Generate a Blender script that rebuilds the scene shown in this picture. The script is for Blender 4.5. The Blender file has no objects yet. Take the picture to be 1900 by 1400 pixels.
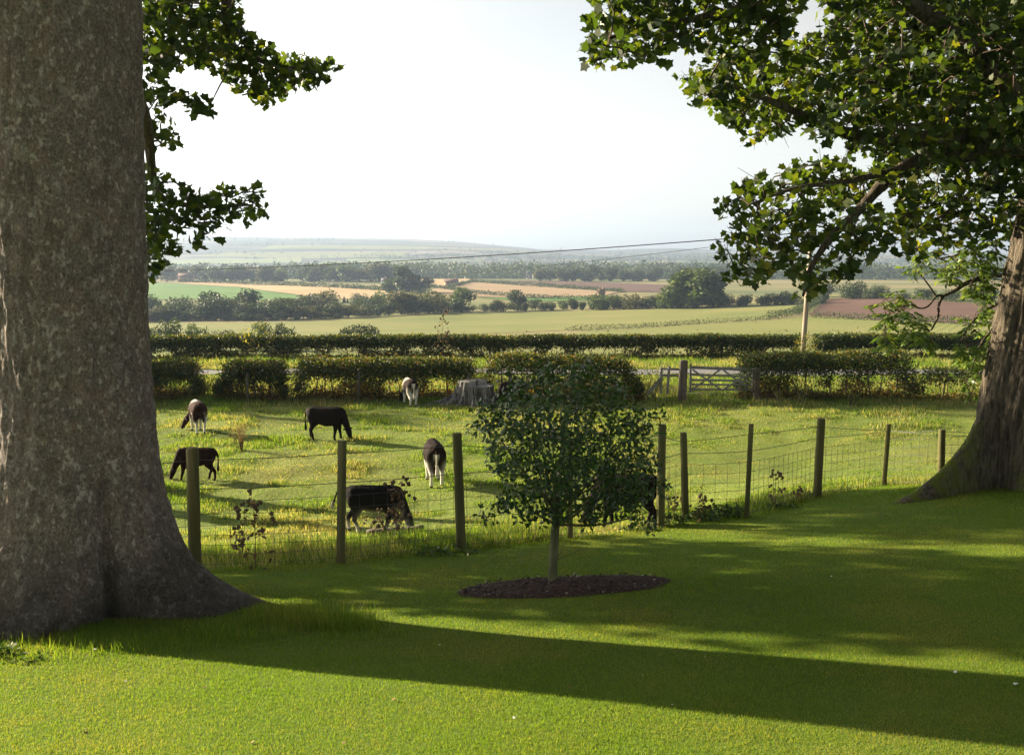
import bpy, bmesh, math, random
import numpy as np
from mathutils import Vector, Matrix

R = np.random.default_rng(11)
random.seed(5)
SC = bpy.context.scene
COL = SC.collection
rad = math.radians

# ------------------------------------------------------------------ camera
F, CZ = 1850.0, 3.2
PITCH = math.atan(210 / 1850)
SUN_EL, SUN_AZ = rad(18), rad(28)          # low sun, to the left and slightly ahead
SUNDIR = np.array([-math.cos(SUN_EL) * math.cos(SUN_AZ), math.cos(SUN_EL) * math.sin(SUN_AZ), math.sin(SUN_EL)])

def ray(px, py):
    f = np.array([0, math.cos(PITCH), -math.sin(PITCH)]); u = np.array([0, math.sin(PITCH), math.cos(PITCH)])
    return f * F + np.array([1.0, 0, 0]) * (px - 950) + u * (700 - py)

def at(px, py, Y):
    d = ray(px, py)
    return np.array([0, 0, CZ]) + d * (Y / d[1])

# ------------------------------------------------------------------ noise
def _hash(i, j, k, s):
    h = (i.astype(np.int64) * 374761393 + j.astype(np.int64) * 668265263 + k.astype(np.int64) * 2147483647 + s * 1274126177) & 0xffffffff
    h = ((h ^ (h >> 13)) * 1274126177) & 0xffffffff
    h = (h ^ (h >> 16))
    return (h & 0xffff) / 65535.0

def vnoise(x, y, z=0.0, s=0):
    x, y, z = np.broadcast_arrays(np.asarray(x, float), np.asarray(y, float), np.asarray(z, float))
    i, j, k = np.floor(x), np.floor(y), np.floor(z)
    a, b, c = x - i, y - j, z - k
    a = a * a * (3 - 2 * a); b = b * b * (3 - 2 * b); c = c * c * (3 - 2 * c)
    o = 0
    for di in (0, 1):
        for dj in (0, 1):
            for dk in (0, 1):
                o = o + _hash(i + di, j + dj, k + dk, s) * (a if di else 1 - a) * (b if dj else 1 - b) * (c if dk else 1 - c)
    return o

def fbm(x, y, z=0.0, s=0, n=4):
    o, a, t = 0, 0.5, 0
    for q in range(n):
        o = o + a * vnoise(np.asarray(x) * 2 ** q, np.asarray(y) * 2 ** q, np.asarray(z) * 2 ** q, s + q * 7); t += a; a *= .5
    return o / t

def sstep(a, b, x):
    t = np.clip((np.asarray(x, float) - a) / (b - a), 0, 1)
    return t * t * (3 - 2 * t)

# ------------------------------------------------------------------ terrain
H0, SY, SX = 1.87, .13, .045             # lawn plane: eye height, fall away from the camera, rise to the right
# top px, top py, base px, base py, radius px, square?
POSTS = [(96, 850, 100, 1085, 9, 0), (357, 830, 362, 1062, 11.5, 0), (635, 817, 632, 1047, 6.5, 1), (848, 803, 856, 1020, 9, 0), (1058, 815, 1058, 1000, 4.5, 1), (1229, 787, 1225, 980, 7.6, 0), (1268, 802, 1272, 966, 6.8, 0),
         (1394, 786, 1385, 962, 4.2, 1), (1524, 776, 1516, 925, 7.6, 0), (1649, 786, 1640, 903, 4.2, 1), (1748, 796, 1745, 912, 6.5, 0), (1890, 800, 1886, 895, 6, 0)]
def plane_hit(px, py):
    d = ray(px, py); d = d / d[1]
    return np.array([d[0], 1.0, d[2]]) * (H0 / (-d[2] - SY + SX * d[0])) + np.array([0, 0, CZ])
_fb = [plane_hit(P[2], P[3]) for P in POSTS]
FX = np.array([-60] + [q[0] for q in _fb] + [40.0]); FY = np.array([_fb[0][1] - 8.0] + [q[1] for q in _fb] + [_fb[-1][1] + 24])
def fence_y(x): return np.interp(x, FX, FY)
PY = np.array([0, 11, 19, 28, 37, 45, 60, 80, 110, 160, 220, 300, 400, 500, 600, 800, 1000, 1200, 1500, 1900, 2400, 3000, 3700, 4500, 5200, 9000])
PH = np.array([4.2, 4.6, 5.05, 5.05, 5.05, 5.1, 5.5, 7.4, 10.0, 13.4, 16.2, 18.9, 20, 19.5, 18.3, 15.5, 14.8, 18, 24, 22, 2, -42, -84, -126, -60, 100])
_fy = np.concatenate([np.arange(0, 120, 1.0), np.arange(120, 9000, 10.0)])
_fh = np.interp(_fy, PY, PH)
for _ in range(3):
    k = 5; pad = np.pad(_fh, (k, k), mode='edge'); _fh = np.convolve(pad, np.ones(2 * k + 1) / (2 * k + 1), 'valid')

RT = np.array([7.35, 14.2])      # right tree foot
LT = np.array([-3.83, 8.7])      # left tree foot

def G(x, y):
    x = np.asarray(x, float); y = np.asarray(y, float)
    lawn = H0 + SY * np.clip(y, -5, 60) - SX * np.clip(x, -9, 14) + .03 * (vnoise(x * .5, y * .5, 0, 3) - .5)
    d = (y - fence_y(x)) * .92
    fh = np.interp(np.clip(y, 0, 9000), _fy, _fh)
    fh = fh - (.20 * (fbm(x * .28, y * .28, 0, 5) - .5) + .13 * (fbm(x * 1.1, y * 1.1, 0, 6, 2) - .5)) * sstep(0, 3, d) * (1 - sstep(50, 70, y))
    u = x / np.maximum(y, 20)
    fac = np.interp(u, [-.6, -.40, -.34, -.29, -.2, -.13, -.06, 0, .03, .1, .16, .22, .4, .6], [.55, .72, .93, 1, .95, .9, .8, .62, .54, .5, .56, .5, .36, .3])
    far = sstep(2000, 2700, y)
    fh = fh * (1 - far) + far * np.where(fh < 0, fh * fac, fh)
    fh = fh - 2.0 * (fbm(x / 140, y / 140, 0, 9) - .5) * sstep(150, 400, y)
    fh = fh - 26 * (fbm(x / 620, y / 620, 0, 21) - .5) * sstep(1900, 3200, y)
    fh = fh - 8.0 * np.exp(-((x - 165) / 72) ** 2 / 2 - ((y - 370) / 105) ** 2 / 2)
    w = sstep(-.1, 8.5, d)
    h = lawn * (1 - w) + fh * w
    z = CZ - h
    z = z + .20 * np.exp(-((x - RT[0] + .2) ** 2 + (y - RT[1] + .0) ** 2) / (2 * 1.25 ** 2))
    z = z + .10 * np.exp(-((x - LT[0]) ** 2 + (y - LT[1]) ** 2) / (2 * 1.1 ** 2))
    return z

def hit(px, py):
    d = ray(px, py); d = d / d[1]
    Y = np.geomspace(3, 5000, 4000)
    z = CZ + d[2] * Y
    g = G(d[0] * Y, Y)
    k = np.argmax(z < g)
    if k == 0: k = len(Y) - 1
    return np.array([d[0] * Y[k], Y[k], g[k]])

def gp(x, y, dz=0.0): return np.array([x, y, float(G(x, y)) + dz])

# ------------------------------------------------------------------ object helpers
def tag(o, label=None, cat=None, group=None, kind=None):
    if label: o['label'] = label
    if cat: o['category'] = cat
    if group: o['group'] = group
    if kind: o['kind'] = kind
    return o

def empty(name, loc=(0, 0, 0), rz=0.0):
    o = bpy.data.objects.new(name, None); COL.objects.link(o)
    o.location = [float(v) for v in loc]; o.rotation_euler = (0, 0, rz); o.empty_display_size = .3
    return o

def link(name, me, m=None, parent=None, loc=None):
    o = bpy.data.objects.new(name, me); COL.objects.link(o)
    if m is not None and len(me.materials) == 0: me.materials.append(m)
    if parent is not None: o.parent = parent
    if loc is not None: o.location = [float(v) for v in loc]
    return o

def copy_tree(o, parent=None):
    c = o.copy(); COL.objects.link(c); c.parent = parent
    for ch in o.children: copy_tree(ch, c)
    return c

def mesh_np(name, V, FA, smooth=False, rnd=None, mats=None, midx=None, col=None):
    """V (N,3), FA list of (M,K) index arrays (or one)"""
    if not isinstance(FA, list): FA = [FA]
    me = bpy.data.meshes.new(name)
    V = np.ascontiguousarray(V, dtype=np.float32)
    me.vertices.add(len(V)); me.vertices.foreach_set('co', V.ravel())
    loops = np.concatenate([f.ravel() for f in FA]).astype(np.int32)
    tot = np.concatenate([np.full(len(f), f.shape[1]) for f in FA])
    start = np.concatenate([[0], np.cumsum(tot)[:-1]]).astype(np.int32)
    me.loops.add(len(loops)); me.loops.foreach_set('vertex_index', loops)
    me.polygons.add(len(tot)); me.polygons.foreach_set('loop_start', start)
    if smooth: me.polygons.foreach_set('use_smooth', np.ones(len(tot), bool))
    if midx is not None: me.polygons.foreach_set('material_index', np.asarray(midx, np.int32))
    me.update(calc_edges=True)
    if rnd is not None:
        a = me.attributes.new('rnd', 'FLOAT', 'FACE'); a.data.foreach_set('value', np.asarray(rnd, np.float32))
    if col is not None:
        a = me.color_attributes.new('Col', 'FLOAT_COLOR', 'POINT')
        c = np.ones((len(V), 4), np.float32); c[:, :3] = col; a.data.foreach_set('color', c.ravel())
    for m in (mats or []): me.materials.append(m)
    return me

def norm(v): return v / np.maximum(np.linalg.norm(v, axis=-1, keepdims=True), 1e-9)

class Geo:
    """collects vertices and quads / tris for one mesh"""
    def __init__(s): s.v = []; s.q = []; s.t = []; s.n = 0
    def add(s, V, q=None, t=None):
        V = np.asarray(V, float).reshape(-1, 3)
        if q is not None and len(q): s.q.append(np.asarray(q, int) + s.n)
        if t is not None and len(t): s.t.append(np.asarray(t, int) + s.n)
        s.v.append(V); s.n += len(V)
    def tube(s, pts, radii, k=8, cap=True, flat=None):
        P = np.asarray(pts, float); n = len(P)
        r = np.broadcast_to(np.asarray(radii, float), (n,))
        T = np.gradient(P, axis=0) if n > 2 else np.repeat((P[1] - P[0])[None], n, 0)
        T = norm(T)
        ref = np.array([0, 0, 1.0]) if abs(T[0, 2]) < .9 else np.array([1.0, 0, 0])
        A = norm(np.cross(T, ref)); B = np.cross(T, A)
        th = np.arange(k) / k * 2 * math.pi
        V = P[:, None] + r[:, None, None] * (np.cos(th)[None, :, None] * A[:, None] + np.sin(th)[None, :, None] * B[:, None])
        q = []
        for i in range(n - 1):
            for j in range(k):
                q.append((i * k + j, i * k + (j + 1) % k, (i + 1) * k + (j + 1) % k, (i + 1) * k + j))
        V = V.reshape(-1, 3); t = []
        if cap:
            V = np.concatenate([V, P[:1], P[-1:]]); a, b = n * k, n * k + 1
            for j in range(k):
                t.append((a, (j + 1) % k, j)); t.append((b, (n - 1) * k + j, (n - 1) * k + (j + 1) % k))
        s.add(V, q, t)
    def box(s, c, size, rot=None):
        c = np.asarray(c, float); h = np.asarray(size, float) / 2
        V = np.array([[x, y, z] for x in (-1, 1) for y in (-1, 1) for z in (-1, 1)]) * h
        if rot is not None: V = V @ np.asarray(rot).T
        s.add(V + c, [(0, 1, 3, 2), (4, 6, 7, 5), (0, 4, 5, 1), (2, 3, 7, 6), (0, 2, 6, 4), (1, 5, 7, 3)])
    def bar(s, a, b, w, h):
        """rectangular bar from a to b, w across (horizontal), h high"""
        a = np.asarray(a, float); b = np.asarray(b, float); d = norm(b - a)
        up = np.array([0, 0, 1.0]) if abs(d[2]) < .95 else np.array([0, 1.0, 0])
        x = norm(np.cross(d, up)); z = np.cross(x, d)
        V = [p + sx * x * w / 2 + sz * z * h / 2 for p in (a, b) for sx, sz in ((-1, -1), (1, -1), (1, 1), (-1, 1))]
        s.add(V, [(0, 1, 2, 3), (7, 6, 5, 4), (0, 4, 5, 1), (1, 5, 6, 2), (2, 6, 7, 3), (3, 7, 4, 0)])
    def mesh(s, name, smooth=False, mats=None, rnd=None):
        FA = []
        if s.q: FA.append(np.concatenate(s.q))
        if s.t: FA.append(np.concatenate(s.t))
        return mesh_np(name, np.concatenate(s.v), FA, smooth, rnd=rnd, mats=mats)
    def obj(s, name, m, parent=None, smooth=False):
        return link(name, s.mesh(name, smooth), m, parent)

def bevel(o, w, seg=2):
    b = o.modifiers.new('Bevel', 'BEVEL'); b.width = w; b.segments = seg; b.limit_method = 'ANGLE'
    return o

# ------------------------------------------------------------------ leaves
T_SYC = np.array([(0, 0, 0), (.08, .22, .02), (.06, .48, .10), (.34, .40, .06), (.60, .52, .10), (.66, .28, .04), (1.0, 0, .08), (.66, -.28, .04), (.60, -.52, .10), (.34, -.40, .06), (.06, -.48, .10), (.08, -.22, .02)], float)
T_HOLLY = np.array([(0, 0, 0), (.2, .2, .05), (.38, .16, .02), (.55, .26, .06), (.72, .13, .02), (1, 0, .05), (.72, -.13, .02), (.55, -.26, .06), (.38, -.16, .02), (.2, -.2, .05)], float)
T_DIA = np.array([(0, 0, 0), (.45, .34, .06), (1, 0, 0), (.45, -.34, .06)], float)
T_LANCE = np.array([(0, 0, 0), (.35, .13, .03), (.7, .1, .02), (1, 0, -.05), (.7, -.1, .02), (.35, -.13, .03)], float)

def frames(n, up=1.0, out=None, rng=R):
    """random leaf frames: normal biased to +z by up (and to out)"""
    w = norm(rng.normal(size=(n, 3)))
    w = w + np.array([0, 0, up])
    if out is not None: w = w + out
    w = norm(w)
    a = rng.normal(size=(n, 3)); a[:, 2] -= .3
    u = norm(a - (a * w).sum(1, keepdims=True) * w)
    v = np.cross(w, u)
    return u, v, w

def leaf_mesh(name, P, size, T, up=.8, out=None, rnd=None, rng=R, mats=None):
    n = len(P); u, v, w = frames(n, up, out, rng)
    size = np.broadcast_to(np.asarray(size, float), (n,))
    V = P[:, None] + size[:, None, None] * (T[None, :, 0, None] * u[:, None] + T[None, :, 1, None] * v[:, None] + T[None, :, 2, None] * w[:, None])
    K = len(T)
    FA = np.arange(n * K).reshape(n, K)
    if rnd is None: rnd = rng.random(n)
    return mesh_np(name, V.reshape(-1, 3), FA, False, rnd=rnd, mats=mats)

def blob(c, r, n, rng=R, shell=.5):
    """n points in ellipsoid; shell>0 pushes towards the surface"""
    d = norm(rng.normal(size=(n, 3))); t = rng.random(n) ** (1 / (3 + 3 * shell))
    return np.asarray(c) + d * t[:, None] * np.asarray(r)

def in_poly(poly, P):
    poly = np.asarray(poly, float); x, y = P[:, 0], P[:, 1]; c = np.zeros(len(P), bool); j = len(poly) - 1
    for i in range(len(poly)):
        xi, yi = poly[i]; xj, yj = poly[j]
        if yi != yj:
            c ^= ((yi > y) != (yj > y)) & (x < (xj - xi) * (y - yi) / (yj - yi) + xi)
        j = i
    return c

def poisson_poly(poly, d, rng):
    poly = np.asarray(poly, float); lo, hi = poly.min(0), poly.max(0); out = []
    C = rng.uniform(lo, hi, size=(int((hi - lo).prod() / d ** 2 * 6) + 20, 2)); C = C[in_poly(poly, C)]
    for p in C:
        if all((p[0] - q[0]) ** 2 + (p[1] - q[1]) ** 2 > d * d for q in out[-900:]): out.append(p)
    return np.array(out)

# ------------------------------------------------------------------ materials
def new_mat(name):
    m = bpy.data.materials.new(name); m.use_nodes = True; nt = m.node_tree; nt.nodes.clear()
    return m, nt
def nd(nt, typ, props=None, **ins):
    n = nt.nodes.new('ShaderNode' + typ)
    for k, v in (props or {}).items(): setattr(n, k, v)
    for k, v in ins.items():
        key = int(k[1:]) if k[0] == '_' and k[1:].isdigit() else k.replace('_', ' ')
        s = n.inputs[key]
        if hasattr(v, 'links') or isinstance(v, bpy.types.NodeSocket): nt.links.new(v, s)
        else: s.default_value = v
    return n
def ramp(nt, fac, stops, interp='LINEAR'):
    n = nt.nodes.new('ShaderNodeValToRGB'); nt.links.new(fac, n.inputs[0]); e = n.color_ramp.elements
    n.color_ramp.interpolation = interp
    while len(e) < len(stops): e.new(.5)
    for k, (p, c) in enumerate(stops):
        e[k].position = p; e[k].color = (*c, 1) if len(c) == 3 else c
    return n.outputs[0]
def mixc(nt, f, a, b, mode='MIX'):
    n = nt.nodes.new('ShaderNodeMix'); n.data_type = 'RGBA'; n.blend_type = mode
    for s, v in ((n.inputs[0], f), (n.inputs[6], a), (n.inputs[7], b)):
        if isinstance(v, bpy.types.NodeSocket): nt.links.new(v, s)
        else: s.default_value = v if not isinstance(v, tuple) or len(v) == 4 else (*v, 1)
    return n.outputs[2]
def pos(nt, scale=(1, 1, 1)):
    g = nd(nt, 'NewGeometry').outputs['Position']
    if scale == (1, 1, 1): return g
    m = nd(nt, 'Mapping'); nt.links.new(g, m.inputs[0]); m.inputs['Scale'].default_value = scale
    return m.outputs[0]
def objc(nt, scale=(1, 1, 1)):
    g = nd(nt, 'TexCoord').outputs['Object']
    m = nd(nt, 'Mapping'); nt.links.new(g, m.inputs[0]); m.inputs['Scale'].default_value = scale
    return m.outputs[0]
def noise(nt, v, scale, detail=4, rough=.55, out='Fac'):
    return nd(nt, 'TexNoise', Vector=v, Scale=scale, Detail=detail, Roughness=rough).outputs[out]
def bump(nt, h, strength=.5, dist=.02, normal=None):
    n = nd(nt, 'Bump', Height=h, Strength=strength, Distance=dist)
    if normal is not None: nt.links.new(normal, n.inputs['Normal'])
    return n.outputs[0]
def finish(nt, sh):
    o = nt.nodes.new('ShaderNodeOutputMaterial'); nt.links.new(sh, o.inputs[0])
def princ(nt, c, rough=.8, spec=.3, normal=None):
    n = nd(nt, 'BsdfPrincipled', Roughness=rough)
    n.inputs['Specular IOR Level'].default_value = spec
    if isinstance(c, bpy.types.NodeSocket): nt.links.new(c, n.inputs['Base Color'])
    else: n.inputs['Base Color'].default_value = (*c, 1)
    if normal is not None: nt.links.new(normal, n.inputs['Normal'])
    return n.outputs[0]

def leaf_mat(name, stops, trans=.35, tcol=(1.5, 1.6, .6), rough=.5, spec=.3, nscale=.8, namp=.35):
    """leaf colour from a per leaf random value and a broad noise"""
    m, nt = new_mat(name)
    a = nd(nt, 'Attribute', {'attribute_name': 'rnd'}).outputs['Fac']
    n = noise(nt, pos(nt), nscale, 2)
    ma = nd(nt, 'Math', {'operation': 'MULTIPLY_ADD'}, _0=n, _1=namp * 2, _2=-namp)
    f = nd(nt, 'Math', {'operation': 'ADD', 'use_clamp': True}, _0=ma.outputs[0], _1=a).outputs[0]
    c = ramp(nt, f, stops)
    t = mixc(nt, 1.0, c, (*tcol, 1), 'MULTIPLY')
    tr = nd(nt, 'BsdfTranslucent', Color=t).outputs[0]
    mx = nd(nt, 'MixShader', _0=trans, _1=princ(nt, c, rough, spec), _2=tr).outputs[0]
    finish(nt, mx)
    return m

def solid_mat(name, stops, scale=4, rough=.85, spec=.2, bstr=.3, bdist=.01, vscale=(1, 1, 1), detail=5):
    m, nt = new_mat(name)
    n = noise(nt, objc(nt, vscale), scale, detail)
    c = ramp(nt, n, stops)
    finish(nt, princ(nt, c, rough, spec, bump(nt, n, bstr, bdist)))
    return m
# ================================================================== MATERIALS of the setting
def make_ground_mat():
    m, nt = new_mat('ground')
    p = pos(nt)
    sep = nd(nt, 'SeparateXYZ', Vector=p)
    n1 = noise(nt, p, .16, 4); n2 = noise(nt, p, 1.7, 5); n3 = noise(nt, p, 14, 4)
    near = ramp(nt, n1, [(.35, (.08, .15, .014)), (.5, (.125, .185, .02)), (.62, (.18, .19, .045)), (.75, (.10, .165, .016))])
    near = mixc(nt, .45, near, ramp(nt, n2, [(.3, (.03, .05, .01)), (.6, (.12, .13, .04)), (.8, (.22, .18, .09))]))
    near = mixc(nt, .42, near, ramp(nt, n3, [(.3, (.035, .06, .010)), (.7, (.19, .22, .05))]))
    f1 = noise(nt, pos(nt, (.45, 1, 1)), .006, 3); f2 = noise(nt, p, .03, 4)
    far = ramp(nt, f1, [(.3, (.07, .10, .03)), (.45, (.13, .14, .05)), (.55, (.25, .20, .10)), (.7, (.09, .11, .04))])
    far = mixc(nt, .35, far, ramp(nt, f2, [(.35, (.04, .06, .02)), (.65, (.17, .16, .07))]))
    f3 = noise(nt, pos(nt, (.22, 1, 1)), .0062, 5, .6)
    vfar = ramp(nt, f3, [(.38, (.19, .155, .12)), (.45, (.11, .105, .08)), (.49, (.025, .034, .028)), (.60, (.028, .038, .03)), (.64, (.15, .13, .10))])
    far = mixc(nt, nd(nt, 'MapRange', _0=sep.outputs[1], _1=1500.0, _2=2000.0).outputs[0], far, vfar)
    mr = nd(nt, 'MapRange', _0=sep.outputs[1], _1=110.0, _2=210.0)
    c = mixc(nt, mr.outputs[0], near, far)
    finish(nt, princ(nt, c, .95, .1, bump(nt, n3, .6, .05)))
    return m

def field_mat(name, stops, scale=.05, row=0.0, ang=0.0):
    m, nt = new_mat(name)
    p = pos(nt)
    n = noise(nt, p, scale, 6, .6)
    c = ramp(nt, n, stops)
    if row:
        mp = nd(nt, 'Mapping'); nt.links.new(p, mp.inputs[0]); mp.inputs['Rotation'].default_value = (0, 0, ang)
        w = nd(nt, 'TexWave', {'wave_type': 'BANDS'}, Vector=mp.outputs[0], Scale=row, Distortion=1.5, Detail=2.0)
        c = mixc(nt, .22, c, ramp(nt, w.outputs['Fac'], [(.2, tuple(v * .55 for v in stops[0][1])), (.8, tuple(v * 1.25 for v in stops[-1][1]))]))
    finish(nt, princ(nt, c, .95, .08))
    return m

def make_lawn_mat():
    m, nt = new_mat('lawn')
    p = pos(nt)
    n1 = noise(nt, p, .9, 3); n2 = noise(nt, p, 60, 4)
    c = ramp(nt, n1, [(.3, (.06, .12, .012)), (.55, (.10, .16, .016)), (.72, (.15, .17, .03))])
    c = mixc(nt, .5, c, ramp(nt, n2, [(.3, (.02, .04, .006)), (.7, (.12, .16, .03))]))
    finish(nt, princ(nt, c, .95, .1, bump(nt, n2, .7, .02)))
    return m

def blade_mat(name, green, dry, pscale=.5, thr=(.45, .62), trans=.4, tcol=(1.35, 1.35, .5)):
    m, nt = new_mat(name)
    a = nd(nt, 'Attribute', {'attribute_name': 'rnd'}).outputs['Fac']
    n = noise(nt, pos(nt), pscale, 4)
    n2 = noise(nt, pos(nt), pscale * 6, 2)
    s = nd(nt, 'Math', {'operation': 'MULTIPLY_ADD'}, _0=a, _1=.30, _2=n).outputs[0]
    s = nd(nt, 'Math', {'operation': 'MULTIPLY_ADD'}, _0=n2, _1=.25, _2=s).outputs[0]
    mr = nd(nt, 'MapRange', _0=s, _1=thr[0] + .27, _2=thr[1] + .27).outputs[0]
    c = mixc(nt, mr, ramp(nt, a, green), ramp(nt, a, dry))
    t = mixc(nt, 1.0, c, (*tcol, 1), 'MULTIPLY')
    tr = nd(nt, 'BsdfTranslucent', Color=t).outputs[0]
    finish(nt, nd(nt, 'MixShader', _0=trans, _1=princ(nt, c, .6, .2), _2=tr).outputs[0])
    return m

M = {}
M['ground'] = make_ground_mat()
M['lawn'] = make_lawn_mat()
M['lawn_blade'] = blade_mat('lawn_grass', [(0, (.060, .122, .012)), (.5, (.106, .178, .016)), (1, (.165, .228, .024))], [(0, (.17, .18, .03)), (1, (.27, .235, .07))], .7, (.47, .78), .55)
M['field_blade'] = blade_mat('pasture_grass', [(0, (.030, .07, .008)), (.4, (.085, .16, .014)), (.8, (.15, .22, .025)), (1, (.22, .26, .05))], [(0, (.10, .10, .03)), (.5, (.23, .20, .085)), (1, (.38, .33, .18))], .22, (.46, .66), .5)
M['soil'] = solid_mat('soil', [(.25, (.010, .006, .005)), (.5, (.035, .020, .016)), (.75, (.08, .05, .04))], 22, .95, .1, .9, .03)
M['road'] = solid_mat('asphalt', [(.3, (.09, .09, .10)), (.7, (.15, .15, .16))], 6, .9, .2)
M['pale_field'] = field_mat('pale_field', [(.3, (.10, .13, .035)), (.5, (.145, .16, .05)), (.7, (.19, .18, .07))], .03, .16, .5)
M['green_field'] = field_mat('green_field', [(.3, (.055, .13, .025)), (.7, (.09, .17, .035))], .02)
M['tan_field'] = field_mat('tan_field', [(.3, (.28, .20, .10)), (.7, (.40, .30, .17))], .02, .1, .2)
M['stubble'] = field_mat('stubble_field', [(.3, (.21, .15, .09)), (.7, (.30, .22, .13))], .02, .1, 1.2)
M['plough'] = field_mat('ploughed_field', [(.3, (.075, .045, .036)), (.7, (.125, .075, .06))], .05, .35, 1.35)
M['far_green'] = field_mat('far_green_field', [(.3, (.12, .16, .05)), (.7, (.18, .2, .07))], .02)
M['mown'] = field_mat('mown_verge', [(.3, (.06, .13, .02)), (.7, (.12, .19, .03))], .8)

# ================================================================== GROUND
def build_ground():
    fr = np.deg2rad(np.arange(58, 122.01, .4)); co = np.deg2rad(np.arange(124, 416.1, 4))
    th = np.concatenate([fr, co]); nt_ = len(th)
    rr = np.concatenate([np.linspace(.4, 8, 16), np.geomspace(8.3, 60, 110), np.geomspace(62, 5600, 120)])
    TH, RR = np.meshgrid(th, rr)
    X, Y = RR * np.cos(TH), RR * np.sin(TH)
    Z = G(X, Y)
    d = (Y - fence_y(X)) * .92
    Z = Z - .12 * sstep(-.05, -.5, d) * (RR < 80)
    V = np.stack([X, Y, Z], -1).reshape(-1, 3)
    V = np.concatenate([V, [[0, 0, float(G(0, 0)) - .12]]])
    n = len(rr); q = []
    i, j = np.meshgrid(np.arange(n - 1), np.arange(nt_), indexing='ij'); j2 = (j + 1) % nt_
    q = np.stack([i * nt_ + j, (i + 1) * nt_ + j, (i + 1) * nt_ + j2, i * nt_ + j2], -1).reshape(-1, 4)
    t = np.array([(n * nt_, k, (k + 1) % nt_) for k in range(nt_)])
    o = link('ground', mesh_np('ground', V, [q, t], True), M['ground'])
    tag(o, 'rolling pasture and valley land running to the horizon', 'ground', kind='structure')
build_ground()

def build_lawn():
    xs = np.arange(-16, 22, .16); v = np.linspace(0, 1, 150)
    X, Vv = np.meshgrid(xs, v)
    Y = -8 + (fence_y(X) - .02 + 8) * (1 - (1 - Vv) ** 1.25)
    Z = G(X, Y) + .006
    n1, n2 = X.shape
    i, j = np.meshgrid(np.arange(n1 - 1), np.arange(n2 - 1), indexing='ij')
    q = np.stack([i * n2 + j, i * n2 + j + 1, (i + 1) * n2 + j + 1, (i + 1) * n2 + j], -1).reshape(-1, 4)
    o = link('lawn', mesh_np('lawn', np.stack([X, Y, Z], -1).reshape(-1, 3), q, True), M['lawn'])
    tag(o, 'mown green lawn in front of the wire fence', 'lawn', kind='structure')
build_lawn()

def ground_patch(name, poly, m, off, label, step):
    """sheet laid over the terrain inside a ground polygon (x,y)"""
    poly = np.asarray(poly, float)
    bm = bmesh.new()
    f = bm.faces.new([bm.verts.new((p[0], p[1], 0)) for p in poly])
    bmesh.ops.triangulate(bm, faces=[f])
    lo, hi = poly.min(0), poly.max(0)
    for ax, st in ((0, step[0]), (1, step[1])):
        k = lo[ax] + st
        while k < hi[ax]:
            co = [0, 0, 0]; co[ax] = k; no = [0, 0, 0]; no[ax] = 1
            bmesh.ops.bisect_plane(bm, geom=bm.verts[:] + bm.edges[:] + bm.faces[:], plane_co=co, plane_no=no)
            k += st
    P = np.array([v.co[:] for v in bm.verts]); Z = G(P[:, 0], P[:, 1]) + off
    for v, z in zip(bm.verts, Z): v.co.z = z
    bmesh.ops.recalc_face_normals(bm, faces=bm.faces[:])
    me = bpy.data.meshes.new(name); bm.to_mesh(me); bm.free()
    if me.polygons[0].normal.z < 0: me.flip_normals()
    o = link(name, me, m)
    return tag(o, label, 'field', kind='structure')

def smooth_poly(px, jit=0.0, sub=4):
    """outline given as points of the photograph, turned into ground coordinates"""
    P = [hit(*p)[:2] for p in px]; out = []
    for k in range(len(P)):
        a, b = P[k], P[(k + 1) % len(P)]
        for s in range(sub): out.append(a + (b - a) * s / sub)
    return np.array(out)

def fpatch(name, px, m, off, label, step=(25, 25)):
    return ground_patch(name, smooth_poly(px), m, off, label, step)

fpatch('field', [(200, 601), (420, 599), (560, 597), (860, 580), (1150, 575), (1400, 567), (1490, 566), (1425, 592), (1290, 600), (1075, 612), (800, 622), (560, 626), (200, 632)], M['pale_field'], .10, 'pale yellow green hay field beyond the far hedge', (8, 8))
fpatch('field', [(1425, 595), (1500, 587), (1650, 596), (1800, 602), (1880, 612), (1700, 622), (1050, 622), (1090, 613), (1290, 602)], M['pale_field'], .10, 'narrow pale field below the ploughed hill', (8, 8))
fpatch('field', [(1532, 556), (1570, 552.5), (1660, 554), (1800, 563), (1890, 572), (1890, 604), (1800, 600), (1650, 594), (1500, 585)], M['plough'], .16, 'bare brown ploughed field on the hill at right', (8, 8))
fpatch('field', [(120, 526), (310, 525.5), (440, 533), (570, 551), (540, 557), (300, 556), (120, 560)], M['green_field'], .3, 'bright green field on the far slope at left', (20, 20))
fpatch('field', [(310, 524.5), (400, 524.5), (620, 533), (800, 545), (830, 556), (760, 562), (572, 550.5), (440, 532.5)], M['tan_field'], .3, 'pale tan stubble field beside the bright green field', (20, 20))
fpatch('field', [(735, 515.5), (800, 516), (880, 519), (905, 523), (830, 531), (740, 530)], M['tan_field'], .35, 'small straw coloured field below the woods', (30, 30))
fpatch('field', [(800, 538), (880, 524), (1000, 530), (1150, 542), (1120, 549), (960, 553), (830, 549)], M['stubble'], .3, 'long tan stubble field in the middle of the valley', (20, 20))
fpatch('field', [(885, 521.5), (1000, 521), (1240, 529), (1240, 543), (1152, 541), (1005, 529)], M['plough'], .35, 'dull purple brown field under the distant wood', (20, 20))
fpatch('field', [(880, 552), (960, 554), (1110, 551), (1150, 556), (1000, 560)], M['green_field'], .3, 'thin green strip of field behind the tree belt', (15, 15))
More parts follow.
